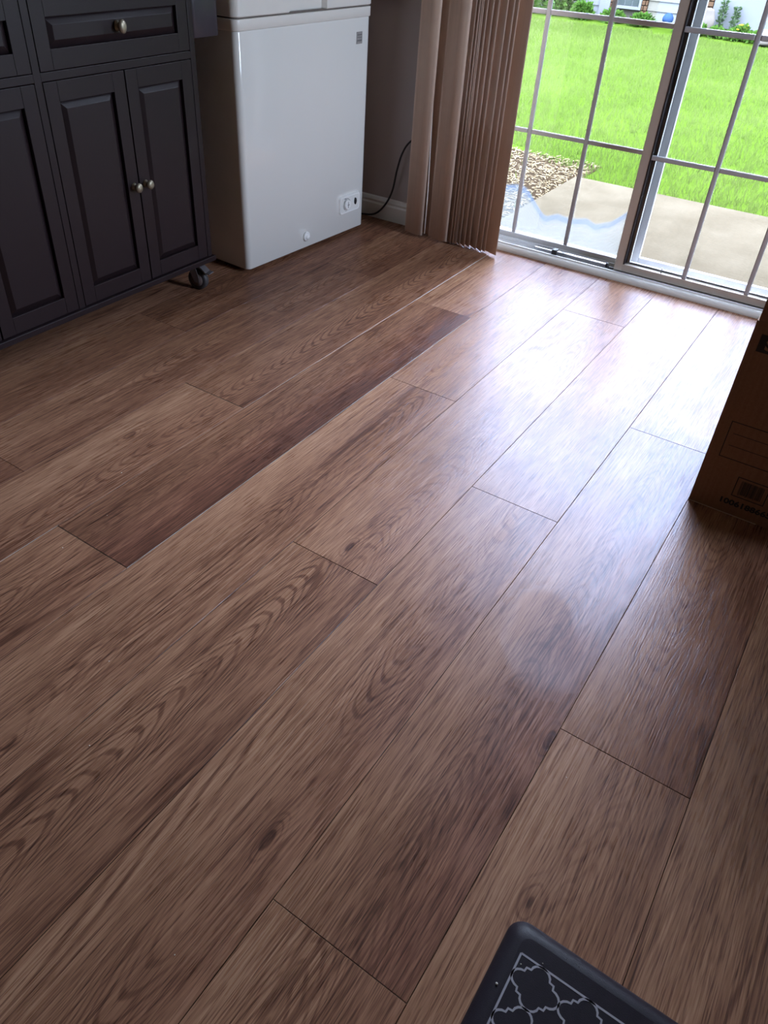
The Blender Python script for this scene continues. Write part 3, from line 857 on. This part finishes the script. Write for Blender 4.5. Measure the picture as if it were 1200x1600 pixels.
g = MB(); g.box((XF - DEP - 0.01, CY0 - 0.02, ZT), (XF + 0.02, CY1 + 0.02, ZT + 0.03), 0.004); loc(g, 'worktop', M['cab'], CT)
g = MB(); g.box((XF - DEP + 0.01, CY0 + T, ZB + 0.018), (XF - 0.03, CYM - 0.011, 0.7435)); g.box((XF - DEP + 0.01, CYM + 0.011, ZB + 0.018), (XF - 0.03, CY1 - T, 0.7435))
loc(g, 'interior', M['cab_in'], CT)

def front(name, y0, y1, z0, z1, st, ra):
    """framed raised-panel front, flush with XF"""
    gp = 0.0022
    y0 += gp; y1 -= gp; z0 += gp; z1 -= gp
    t = 0.019
    g = MB()
    j = 0.0004
    g.box((XF - t, y0, z0), (XF, y0 + st - j, z1), 0.0012); g.box((XF - t, y1 - st + j, z0), (XF, y1, z1), 0.0012)
    g.box((XF - t, y0 + st, z0), (XF, y1 - st, z0 + ra), 0.0012); g.box((XF - t, y0 + st, z1 - ra), (XF, y1 - st, z1), 0.0012)
    o = loc(g, name, M['cab'], CT)
    # raised panel
    a0, a1, c0, c1 = y0 + st - 0.002, y1 - st + 0.002, z0 + ra - 0.002, z1 - ra + 0.002
    g = MB()
    bw, s = 0.016, 0.003
    R_ = [(XF - 0.016, 0), (XF - 0.012, s), (XF - 0.0025, s + bw), (XF - 0.0015, s + bw + 0.002)]
    vs = []
    for xx, d in R_:
        vs += [(xx, a0 + d, c0 + d), (xx, a1 - d, c0 + d), (xx, a1 - d, c1 - d), (xx, a0 + d, c1 - d)]
    fs = []
    for k in range(len(R_) - 1):
        for i in range(4): fs.append([k * 4 + i, k * 4 + (i + 1) % 4, (k + 1) * 4 + (i + 1) % 4, (k + 1) * 4 + i])
    fs.append([len(R_) * 4 - 4 + i for i in range(4)]); fs.append([3, 2, 1, 0])
    g.add(vs, fs)
    g.build('panel', M['cab'], o)
    return o
def knob(o, y, z, oval=1.0):
    g = MB()
    disc_x(g, y, z, [(0.010, 0.0), (0.0105, 0.002), (0.006, 0.005), (0.0052, 0.012), (0.0085, 0.016), (0.0125, 0.020), (0.0130, 0.024), (0.010, 0.028), (0.004, 0.0295)], 20, 1.0, oval, x=XF)
    g.build('knob', M['knob'], o)
for y0, y1 in ((CY0 + T, CYM - 0.011), (CYM + 0.011, CY1 - T)):
    ym = (y0 + y1) / 2 + (0.004 if y0 > 1.3 else 0)
    d1 = front('door', y0, ym, ZB + 0.018, 0.7435, 0.042, 0.050); knob(d1, ym - 0.022, 0.427, 1.1)
    d2 = front('door', ym, y1, ZB + 0.018, 0.7435, 0.042, 0.050); knob(d2, ym + 0.024, 0.427, 1.1)
    d3 = front('drawer', y0, y1, 0.7640, ZT - 0.02, 0.042, 0.048); knob(d3, (y0 + y1) / 2 + 0.0, 0.850, 1.35)
# open side rack hung on the right end
g = MB()
g.poly(rrect(XF - 0.40, XF - 0.006, CY1 + 0.0005, CY1 + 0.123, 0.020, 6), 0.793, 0.95, smooth_side=True, bev=0.002)
loc(g, 'side_rack', M['rack'], CT)
# casters
def caster(x, y, rot):
    Mx = Matrix.Translation((x, y, 0)) @ Matrix.Rotation(rot, 4, 'Z')
    g = MB()
    def bxm(a, c, bev=0.001):
        t = MB(); t.box(a, c, bev); g.add([Mx @ Vector(v) for v in t.v], t.f)
    bxm((-0.030, -0.025, ZB - 0.004), (0.030, 0.025, ZB - 0.0005))
    bxm((-0.018, -0.017, 0.084), (0.020, 0.017, ZB - 0.004))
    # fork cheeks
    for s in (-1, 1):
        pts = [(-0.016, 0.092), (0.018, 0.092), (0.030, 0.048), (0.030, 0.030), (0.012, 0.030)]
        n = len(pts)
        vs = [Mx @ Vector((p[0], s * 0.0150, p[1])) for p in pts] + [Mx @ Vector((p[0], s * 0.0170, p[1])) for p in pts]
        g.add(vs, [[i, (i + 1) % n, n + (i + 1) % n, n + i] for i in range(n)] + [list(range(n)), list(range(n, 2 * n))])
    o = loc(g, 'caster', M['caster_fork'], CT)
    RW = 0.0375
    Mw = Mx @ Matrix.Translation((0.018, 0, RW)) @ Matrix.Rotation(math.pi / 2, 4, 'X')
    g = MB(); g.lathe([(0.022, -0.0105), (RW - 0.004, -0.0115), (RW, -0.008), (RW - 0.001, -0.003), (RW, 0.0), (RW - 0.001, 0.003), (RW, 0.008), (RW - 0.004, 0.0115), (0.022, 0.0105)], Mw, 28); w_ = g.build('wheel', M['tyre'], o)
    g = MB(); g.lathe([(0.004, -0.0135), (0.010, -0.0135), (0.012, -0.011), (0.024, -0.0118), (0.024, 0.0118), (0.012, 0.011), (0.010, 0.0135), (0.004, 0.0135)], Mw, 22); g.build('hub', M['hub'], o)
    # brake pedal
    g = MB()
    t = MB(); prof = [(0.020, 0.098), (0.040, 0.088), (0.060, 0.072), (0.074, 0.070), (0.074, 0.067), (0.058, 0.068), (0.038, 0.083), (0.018, 0.090)]
    n = len(prof)
    vs = [Mx @ Vector((p[0], -0.015, p[1])) for p in prof] + [Mx @ Vector((p[0], 0.015, p[1])) for p in prof]
    g.add(vs, [[i, (i + 1) % n, n + (i + 1) % n, n + i] for i in range(n)] + [list(range(n)), list(range(n, 2 * n))])
    g.build('brake_pedal', M['caster_fork'], o)
caster(XF - 0.055, CY1 - 0.045, math.radians(12))
caster(XF - 0.055, CY0 + 0.05, math.radians(40))
caster(XF - DEP + 0.06, CY1 - 0.045, math.radians(160))
caster(XF - DEP + 0.06, CY0 + 0.05, math.radians(200))

# ------------------------------------------------------------------ moving box
BX0, BY0, BWX, BDY, BH = 1.372, 1.698, 0.43, 0.31, 0.484
BO = setp(empty('moving_box', (BX0 + BWX / 2, BY0 + BDY / 2, 0)), 'open brown cardboard moving box standing on the floor near the glass door', 'box')
t = 0.004
g = MB()
g.box((BX0, BY0, 0.0008), (BX0 + BWX, BY0 + t, BH)); g.box((BX0, BY0 + BDY - t, 0.0008), (BX0 + BWX, BY0 + BDY, BH))
g.box((BX0, BY0 + t, 0.0008), (BX0 + t, BY0 + BDY - t, BH)); g.box((BX0 + BWX - t, BY0 + t, 0.0008), (BX0 + BWX, BY0 + BDY - t, BH))
g.box((BX0 + t, BY0 + t, 0.0008), (BX0 + BWX - t, BY0 + BDY - t, 0.006))
loc(g, 'carton', M['card'], BO)
def flap(a, hinge_y, hinge_x, along_x, length, angle, name='flap'):
    pass
# front flap folded up, back flap folded up, side flaps folded in
g = MB(); g.box((BX0 + 0.003, BY0 + 0.0005, BH + 0.0005), (BX0 + BWX - 0.003, BY0 + 0.0005 + t, BH + 0.15)); loc(g, 'flap', M['card'], BO)
g = MB(); g.box((BX0 + 0.003, BY0 + BDY - 0.0005 - t, BH + 0.0005), (BX0 + BWX - 0.003, BY0 + BDY - 0.0005, BH + 0.15)); loc(g, 'flap', M['card'], BO)
g = MB(); g.box((BX0 + 0.001, BY0 + 0.006, BH - 0.005), (BX0 + 0.15, BY0 + BDY - 0.006, BH - 0.0008)); loc(g, 'flap', M['card'], BO)
g = MB(); g.box((BX0 + BWX - 0.15, BY0 + 0.006, BH - 0.005), (BX0 + BWX - 0.001, BY0 + BDY - 0.006, BH - 0.0008)); loc(g, 'flap', M['card'], BO)
g = MB(); g.box((BX0 - 0.0004, BY0 - 0.0006, 0.0004), (BX0 + 0.16, BY0 + 0.001, 0.0022)); loc(g, 'bottom_edge', M['card_edge'], BO)

def text_mesh(txt, size):
    cu = bpy.data.curves.new('t', 'FONT'); cu.body = txt; cu.size = size; cu.extrude = 0.0003
    cu.resolution_u = 3; cu.offset = size * 0.035
    ob = bpy.data.objects.new('t', cu); COL.objects.link(ob)
    dg = bpy.context.evaluated_depsgraph_get()
    me = bpy.data.meshes.new_from_object(ob.evaluated_get(dg))
    bpy.data.objects.remove(ob); return me
def put_text(name, txt, x0, x1, z0, z1, y, mat, par, label=None):
    me = text_mesh(txt, 1.0)
    co = np.zeros(len(me.vertices) * 3); me.vertices.foreach_get('co', co); co = co.reshape(-1, 3)
    mn, mx = co.min(0), co.max(0)
    co2 = np.zeros_like(co)
    co2[:, 0] = x0 + (co[:, 0] - mn[0]) / (mx[0] - mn[0]) * (x1 - x0)
    co2[:, 2] = z0 + (co[:, 1] - mn[1]) / (mx[1] - mn[1]) * (z1 - z0)
    co2[:, 1] = y + np.where(co[:, 2] > 0, -0.0003, 0.0001)
    me.vertices.foreach_set('co', co2.ravel()); me.update()
    me.materials.clear(); me.materials.append(mat)
    o = bpy.data.objects.new(name, me); COL.objects.link(o); o.parent = par
    o.location = (-par.location.x, -par.location.y, -par.location.z)
    return o
def ink_rect(g, x0, x1, z0, z1, w):
    y0, y1 = BY0 - 0.0003, BY0 + 0.0002
    g.box((x0, y0, z0), (x1, y1, z0 + w)); g.box((x0, y0, z1 - w), (x1, y1, z1))
    g.box((x0, y0, z0 + w), (x0 + w, y1, z1 - w)); g.box((x1 - w, y0, z0 + w), (x1, y1, z1 - w))
g = MB(); ink_rect(g, 1.399, 1.63, 0.147, 0.244, 0.002); g.box((1.411, BY0 - 0.0003, 0.2131), (1.618, BY0 + 0.0002, 0.2145)); g.box((1.411, BY0 - 0.0003, 0.1812), (1.618, BY0 + 0.0002, 0.1826))
loc(g, 'write_in_panel', M['card_ink'], BO)
g = MB(); ink_rect(g, 1.4567, 1.530, 0.055, 0.1105, 0.0022)
random.seed(8)
xx = 1.468
while xx < 1.520:
    ww = random.choice((0.0006, 0.0009, 0.0014, 0.0019))
    g.box((xx, BY0 - 0.0003, 0.064 - (0.003 if random.random() < 0.2 else 0)), (xx + ww, BY0 + 0.0002, 0.102)); xx += ww + random.choice((0.0005, 0.0008, 0.0012))
loc(g, 'barcode', M['card_ink'], BO)
put_text('stock_number', '1006188665', 1.4387, 1.5545, 0.0275, 0.044, BY0, M['card_ink'], BO)
g = MB(); g.box((1.3905, BY0 - 0.0003, 0.418), (1.60, BY0 + 0.0002, 0.458)); lb = loc(g, 'black_label', M['card_ink'], BO)
put_text('label_letter', 'S', 1.405, 1.425, 0.4245, 0.4515, BY0 - 0.0004, M['card_light'], BO)

# ------------------------------------------------------------------ anti-fatigue mat
MX0, MY1, MWX, MDY, MH = 1.441, 0.554, 0.76, 0.45, 0.018
MT = setp(empty('kitchen_mat', (MX0 + MWX / 2, MY1 - MDY / 2, 0.0)), 'black cushioned kitchen mat with grey lattice print', 'mat')
g = MB()
rings = [(0.0, 0.0005), (0.0, 0.004), (0.004, 0.009), (0.011, 0.0145), (0.018, 0.0172), (0.024, MH)]
n = None; vs = []
for ins, z in rings:
    r = rrect(MX0 + ins, MX0 + MWX - ins, MY1 - MDY + ins, MY1 - ins, max(0.026 - ins * 0.5, 0.006), 6); n = len(r)
    vs += [(p[0], p[1], z) for p in r]
fs = []
for k in range(len(rings) - 1):
    for i in range(n): fs.append([k * n + i, k * n + (i + 1) % n, (k + 1) * n + (i + 1) % n, (k + 1) * n + i])
g.add(vs, fs, 0, True)
g.add(vs[-n:], [list(range(n))]); g.add(vs[:n], [list(reversed(range(n)))])
loc(g, 'cushion', M['mat'], MT)
# print: border line and barbed quatrefoils
g = MB()
LW = 0.0030
def ribbon(g, pts, w=LW, z=MH + 0.0003, closed=False):
    n = len(pts)
    vs = []
    for i in range(n):
        a = Vector(pts[i - 1] if (i or closed) else pts[0]); c = Vector(pts[(i + 1) % n] if (i < n - 1 or closed) else pts[-1])
        tt = (c - a); tt = tt.normalized() if tt.length > 1e-9 else Vector((1, 0))
        nn = Vector((-tt.y, tt.x)) * w / 2; p = Vector(pts[i])
        vs += [(p.x + nn.x, p.y + nn.y, z), (p.x - nn.x, p.y - nn.y, z), (p.x + nn.x, p.y + nn.y, z - 0.0006), (p.x - nn.x, p.y - nn.y, z - 0.0006)]
    fs = []
    for i in range(n if closed else n - 1):
        j = (i + 1) % n
        for q, r in ((0, 1), (2, 0), (1, 3)): fs.append([4 * i + q, 4 * i + r, 4 * j + r, 4 * j + q])
    g.add(vs, fs)
PX0, PX1, PY0, PY1 = 1.4705, MX0 + MWX - 0.03, MY1 - MDY + 0.03, 0.505
for a, c in (((PX0, PY0), (PX1, PY0)), ((PX1, PY0), (PX1, PY1)), ((PX1, PY1), (PX0, PY1)), ((PX0, PY1), (PX0, PY0))): ribbon(g, [a, c], 0.0028)
SX, SY = 0.0665, 0.058
nx_, ny_ = int((PX1 - PX0) / SX), int((PY1 - PY0) / SY)
for i in range(nx_):
    for j in range(ny_):
        cx, cy = PX0 + (i + 0.5) * SX, PY1 - (j + 0.5) * SY
        pts = []
        for q in range(4):
            # lobe arc around direction q, then barb at the diagonal
            a0 = q * math.pi / 2
            ux, uy = math.cos(a0), math.sin(a0)
            hx, hy = SX / 2, SY / 2
            rl = 0.40
            for k in range(9):
                t_ = math.radians(-88 + 176 * k / 8)
                lx = (1 - rl) + rl * math.cos(t_); ly = rl * math.sin(t_)
                pts.append((cx + (ux * lx - uy * ly) * hx, cy + (uy * lx + ux * ly) * hy))
            d = a0 + math.pi / 4
            pts.append((cx + (ux - uy) * 0.585 * hx, cy + (uy + ux) * 0.585 * hy))
        ribbon(g, pts, LW, closed=True)
loc(g, 'lattice_print', M['mat_print'], MT)

# crumbs ------------------------------------------------------------
def crumb(x, y, z, s, label, group):
    bm = bmesh.new(); bmesh.ops.create_icosphere(bm, subdivisions=1, radius=s)
    for v in bm.verts: v.co *= random.uniform(0.7, 1.2); v.co.z *= 0.55
    zz = min(v.co.z for v in bm.verts)
    g = MB(); g.bm(bm); o = g.build('crumb', M['crumb'], None, (x, y, z - zz + 0.0001)); setp(o, label, 'crumb', group)
for x, y, s in ((0.191, 0.9304, 0.0018), (0.298, 0.6698, 0.0014), (0.29, 0.80, 0.0012), (0.7322, 0.3813, 0.0012), (1.081, 0.2353, 0.0012), (1.4176, 0.8027, 0.0012), (0.62, 0.52, 0.0012)):
    crumb(x, y, 0, s, 'tiny pale crumb lying on the wooden floor', 'crumbs on the floor')
for x, y, s in ((1.4595, 0.452, 0.0018), (1.476, 0.492, 0.0010), (1.50, 0.51, 0.0009)):
    crumb(x, y, MH if x > 1.466 else MH - 0.0007, s, 'tiny pale crumb lying on the black mat', 'crumbs on the mat')

# ------------------------------------------------------------------ outdoors
GZ = -0.15
PZ = -0.10
b = MB(); b.box((-40, -30, GZ - 0.4), (40, 60, GZ)); struct('ground', b, M['turf'])
b = MB(); b.box((-0.055, YW + 0.18, GZ - 0.1), (2.6, 4.57, PZ), 0.012); struct('patio', b, M['conc'])
b = MB(); b.box((-1.6, YW + 0.18, GZ - 0.05), (-0.058, 5.05, GZ + 0.004)); struct('planting_bed', b, M['soil'])

b = MB(); b.box((-3.0, YW + 0.18, 2.36), (5.0, YW + 0.18 + 0.62, 2.40)); b.box((-3.0, YW + 0.80, 2.33), (5.0, YW + 0.83, 2.55)); b.box((-3.0, YW + 0.16, 2.40), (5.0, YW + 0.80, 2.54))
struct('added_eave', b, M['trim'])  # added overhang, out of view, cuts steep sky light near the door

rng = np.random.default_rng(5)
def blades(name, n, xr, yr, h, w, mat, reject, z0=GZ, lean=0.5):
    x = rng.uniform(xr[0], xr[1], n); y = yr[0] + (yr[1] - yr[0]) * rng.uniform(0, 1, n) ** 1.25
    keep = ~reject(x, y); x, y = x[keep], y[keep]; n = len(x)
    hh = h * rng.uniform(0.55, 1.25, n); ww = w * rng.uniform(0.7, 1.3, n) * (0.7 + 0.09 * (y - 4))
    a = rng.uniform(0, 2 * np.pi, n); la = rng.uniform(0, 2 * np.pi, n); ll = rng.uniform(0.1, lean, n) * hh
    V = np.zeros((n, 4, 3))
    cx, cy = np.cos(a) * ww / 2, np.sin(a) * ww / 2
    V[:, 0] = np.stack([x - cx, y - cy, np.full(n, z0 - 0.003)], 1); V[:, 1] = np.stack([x + cx, y + cy, np.full(n, z0 - 0.003)], 1)
    V[:, 2] = np.stack([x + cx * 0.7 + np.cos(la) * ll * 0.4, y + cy * 0.7 + np.sin(la) * ll * 0.4, z0 + hh * 0.6], 1)
    V[:, 3] = np.stack([x + np.cos(la) * ll, y + np.sin(la) * ll, z0 + hh], 1)
    me = bpy.data.meshes.new(name)
    base = np.arange(n) * 4
    tris = np.concatenate([np.stack([base, base + 1, base + 2], 1), np.stack([base, base + 2, base + 3], 1)])
    me.from_pydata(V.reshape(-1, 3), [], tris.tolist())
    me.materials.append(mat); me.update()
    o = bpy.data.objects.new(name, me); COL.objects.link(o)
    return o
def rej_lawn(x, y):
    patio = (x > -0.09) & (y < 4.60)
    e = 0.10 * np.sin(x * 7.0) + 0.06 * np.sin(y * 11.0)
    bed = (x > -1.55) & (x < -0.05) & (y < 4.95 + e + 0.2 * np.clip(-x - 0.2, -0.3, 1)) & (rng.uniform(0, 1, len(x)) < np.clip(0.985 - 0.4 * np.clip(-0.55 - x, 0, 1), 0, 1))
    front = (y > 11.75 - 0.25 * np.clip(x + 1.2, 0, 2)) & (x > -1.9)
    wedge = front | (x < 1.5 - (y) * 0.56 - 1.2) | (x > 1.5 - y * 0.10 + 1.6)
    return patio | bed | wedge
gr = blades('grass', 260000, (-7.5, 3.2), (3.2, 11.95), 0.045, 0.0048, M['blade'], rej_lawn)
setp(gr, 'bright green mown lawn grass beyond the concrete patio', 'grass', kind='stuff')
# straw and chips on the bare bed
N = 5200
b = MB()
xs_ = rng.uniform(-1.5, -0.065, N); ys_ = rng.uniform(3.14, 5.05, N)
for x, y in zip(xs_, ys_):
    L_, w_, h_ = rng.uniform(0.012, 0.045), rng.uniform(0.003, 0.008), 0.002
    a = rng.uniform(0, math.pi); tz = rng.uniform(-0.3, 0.3); z = GZ + 0.006 + rng.uniform(0, 0.012)
    u = Vector((math.cos(a) * L_ / 2, math.sin(a) * L_ / 2, tz * L_ / 2)); v = Vector((-math.sin(a) * w_ / 2, math.cos(a) * w_ / 2, 0))
    c = Vector((x, y, z)); k = Vector((0, 0, h_))
    b.add([c - u - v, c + u - v, c + u + v, c - u + v, c - u * 0.9 + k, c + u * 0.9 + k], [[0, 1, 5, 4], [2, 3, 4, 5], [0, 4, 3], [1, 2, 5], [0, 3, 2, 1]])
st_ = setp(b.build('straw_mulch', M['straw']), 'pale straw and wood chips covering the bare bed beside the patio', 'mulch', kind='stuff')

# neighbour house ----------------------------------------------------
HY = 13.1
def hx(x): return CP[0] + (x - CP[0]) * HY / 12.8     # measured at 12.8 m
HO = setp(empty('neighbor_house', (0, HY, GZ)), 'white and cream sided house with brick piers across the lawn', 'house')
b = MB(); b.box((-14, HY + 0.05, GZ), (12, HY + 6, 2.6)); loc(b, 'wall', M['mortar'], HO)
b = MB(); b.add([(-14.4, HY - 0.5, 2.55), (12.4, HY - 0.5, 2.55), (12.4, HY + 6.5, 2.55), (-14.4, HY + 6.5, 2.55), (-14.4, HY + 3, 4.4), (12.4, HY + 3, 4.4)],
                [[0, 1, 5, 4], [2, 3, 4, 5], [0, 4, 3], [1, 2, 5], [0, 3, 2, 1]]); loc(b, 'roof', M['roof'], HO)
def siding(x0, x1, mat, z1=2.55, step=0.125):
    z = GZ + 0.02
    vs = [(x0, -0.002, 0), (x0, -0.022, 0.0), (x0, -0.006, step), (x0, 0.04, step), (x0, 0.04, 0)]
    me = None
    while z < z1 - 0.01:
        g = MB(); pr = [(HY - 0.022, z), (HY - 0.005, z + step), (HY + 0.049, z + step), (HY + 0.049, z)]
        prof_x(g, pr, x0, x1); loc(g, 'siding_board', mat, HO); z += step
def piers(x0, x1):
    z = GZ + 0.01; k = 0
    me = None
    w = x1 - x0
    while z < 2.5:
        cut = w * (0.62 if k % 2 else 0.38)
        for a, c in ((x0, x0 + cut - 0.005), (x0 + cut + 0.005, x1)):
            g = MB(); g.box((a, HY - 0.05, z), (c, HY + 0.05, z + 0.055), 0.003); loc(g, 'brick', M['brick'], HO)
        z += 0.066; k += 1
def corner(x0, x1):
    g = MB(); g.box((x0, HY - 0.05, GZ + 0.02), (x1, HY + 0.049, 2.55), 0.004); loc(g, 'corner_trim', M['siding'], HO)
def win(x0, x1, z0, z1, nc, nr):
    f = MB(); t = 0.035
    f.box((x0, HY - 0.06, z0), (x0 + t, HY + 0.03, z1)); f.box((x1 - t, HY - 0.06, z0), (x1, HY + 0.03, z1))
    f.box((x0 + t, HY - 0.06, z0), (x1 - t, HY + 0.03, z0 + t)); f.box((x0 + t, HY - 0.06, z1 - t), (x1 - t, HY + 0.03, z1))
    o = loc(f, 'window', M['siding'], HO)
    gw, gh = (x1 - x0 - 2 * t) / nc, (z1 - z0 - 2 * t) / nr
    for i in range(nc):
        for j in range(nr):
            g = MB(); g.box((x0 + t + i * gw + 0.007, HY - 0.02, z0 + t + j * gh + 0.007), (x0 + t + (i + 1) * gw - 0.007, HY - 0.01, z0 + t + (j + 1) * gh - 0.007)); g.build('pane', M['win_dark'], o)
    g = MB(); g.box((x0 + t, HY - 0.010, z0 + t), (x1 - t, HY + 0.045, z1 - t)); g.build('window_bars', M['siding'], o)
siding(-14, hx(-3.0), M['siding'])
corner(hx(-3.0), hx(-2.84))
piers(hx(-2.835), hx(-2.785))
win(hx(-2.78), hx(-2.385), GZ + 0.14, 1.75, 3, 6)
piers(hx(-2.38), hx(-2.30))
siding(hx(-2.295), hx(-2.15), M['siding_c'])
siding(hx(-2.15), hx(-1.60), M['siding'])
corner(hx(-1.60), hx(-1.535))
piers(hx(-1.53), hx(-1.41))
# broad smooth white door-like panel
g = MB(); g.box((hx(-1.405), HY - 0.03, GZ + 0.03), (hx(0.9), HY + 0.049, 2.2), 0.005); loc(g, 'white_panel', M['siding'], HO)
siding(hx(0.9), 12, M['siding'])

def bush(name, label, x, y, rx, ry, h, n, ls, mat, cat='plant', group=None, tall=0.0, stems=7):
    o = setp(empty(name, (x, y, GZ)), label, cat, group)
    V, Fs = [], []
    for i in range(n):
        a = rng.uniform(0, 2 * math.pi); r = math.sqrt(rng.uniform(0, 1)); z = rng.uniform(0.05, 1) ** 0.8
        k = math.sqrt(max(0.05, 1 - (z * 0.9) ** 2)) if not tall else (1 - z * 0.6)
        c = Vector((rx * r * k * math.cos(a), ry * r * k * math.sin(a), h * z))
        d = Vector((math.cos(a) + rng.normal(0, 0.6), math.sin(a) + rng.normal(0, 0.6), rng.normal(0.5, 0.6))).normalized()
        s = d.cross(Vector((rng.normal(), rng.normal(), rng.normal()))).normalized()
        L_ = ls * rng.uniform(0.6, 1.3); w_ = L_ * 0.32
        nn = d.cross(s).normalized() * L_ * 0.12
        bI = len(V)
        V += [c, c + d * L_ * 0.45 + s * w_ + nn, c + d * L_ - nn, c + d * L_ * 0.45 - s * w_ + nn]
        Fs += [[bI, bI + 1, bI + 2], [bI, bI + 2, bI + 3]]
    g = MB(); g.add(V, Fs); g.build('foliage', mat, o)
    g = MB()
    for i in range(stems):
        a = rng.uniform(0, 6.28); q = rng.uniform(0.1, 0.7)
        g.tube([(0.02 * math.cos(a), 0.02 * math.sin(a), -0.01), (rx * q * 0.5 * math.cos(a), ry * q * 0.5 * math.sin(a), h * 0.4), (rx * q * math.cos(a), ry * q * math.sin(a), h * 0.8)], [0.008, 0.006, 0.003], 5)
    g.build('stem', mat, o)
    return o
BY = HY - 0.5
GB = 'low green plants along the neighbour house'
for i in range(7):
    x = hx(-4.75 + i * 0.43)
    h = 0.36 if i < 4 else (0.17 if i < 5 else 0.13)
    bush('garden_plant', 'leafy green plant in the bed below the white siding across the lawn', x, BY - 0.12 + 0.05 * (i % 2), 0.15, 0.15, h * rng.uniform(0.85, 1.15), 460, 0.075, M['leaf'], 'plant', GB)
bush('tall_shrub', 'tall leafy green shrub against the house wall, left of the window', hx(-3.55), HY - 0.22, 0.4, 0.06, 0.46, 900, 0.08, M['leaf'], 'shrub')
for i in range(5):
    x = hx(-1.55 + i * 0.23)
    bush('ground_cover', 'low leafy ground cover in front of the broad white panel', x, BY - 0.35 - 0.03 * i, 0.09, 0.16, 0.10 * rng.uniform(0.85, 1.2), 360, 0.05, M['leaf'], 'plant', 'ground cover before the white panel')
bush('climbing_plant', 'thin pale vine, left of two, against the white panel', hx(-1.24), HY - 0.12, 0.05, 0.03, 0.36, 160, 0.045, M['leaf2'], 'plant', None, 1.0, 3)
bush('climbing_plant', 'thin pale vine, right of two, against the white panel', hx(-1.06), HY - 0.12, 0.045, 0.03, 0.30, 130, 0.045, M['leaf2'], 'plant', None, 1.0, 3)
fl_ = bush('flowering_plant', 'plant with yellow flowers in the bed before the white panel', hx(-0.78), BY - 0.45, 0.12, 0.12, 0.16, 220, 0.055, M['leaf'], 'plant')
for i in range(9):
    g = MB(); a = rng.uniform(0, 6.28); r = rng.uniform(0.02, 0.11)
    g.lathe([(0.004, 0), (0.024, 0.010), (0.020, 0.018), (0.006, 0.02)], Matrix.Translation((r * math.cos(a), r * math.sin(a), 0.12 + rng.uniform(0, 0.05))), 8); g.build('flower', M['yellow'], fl_)
# leaning stone slab, flat paver, rock, blue ball
def rock(name, label, cat, x, y, sx, sy, sz, seed, mat, z=GZ):
    bm = bmesh.new(); bmesh.ops.create_icosphere(bm, subdivisions=3, radius=1.0)
    r_ = random.Random(seed); ph = [r_.uniform(0, 6) for _ in range(6)]
    for v in bm.verts:
        k = 1 + 0.10 * math.sin(3 * v.co.x + ph[0]) + 0.10 * math.sin(4 * v.co.y + ph[1]) + 0.08 * math.sin(5 * v.co.z + ph[2])
        c = Vector([math.copysign(abs(q) ** 0.6, q) for q in v.co]) * k
        v.co = Vector((c.x * sx, c.y * sy, c.z * sz))
    zz = min(v.co.z for v in bm.verts)
    g = MB(); g.bm(bm, 0, True); return setp(g.build(name, mat, None, (x, y, z - zz)), label, cat)
rock('stone_slab', 'upright mottled grey stone slab below the brick pier', 'stone', hx(-1.40), HY - 0.25, 0.115, 0.05, 0.12, 3, M['stone'])
rock('flat_paver', 'flat pale paving stone in front of the stone slab', 'stone', hx(-1.13), BY - 0.25, 0.10, 0.10, 0.03, 5, M['mortar'], GZ)
rock('garden_rock', 'rounded tan rock at the right of the planted bed', 'stone', hx(-0.44), BY - 0.7, 0.10, 0.10, 0.08, 7, M['stone'])
g = MB(); g.lathe([(0.004, 0.0), (0.05, 0.015), (0.075, 0.06), (0.075, 0.09), (0.05, 0.135), (0.004, 0.15)], None, 20)
setp(g.build('garden_ball', M['blue'], None, (hx(-1.90), HY - 0.3, GZ + 0.02)), 'blue plastic ball lying by the white siding', 'ball')
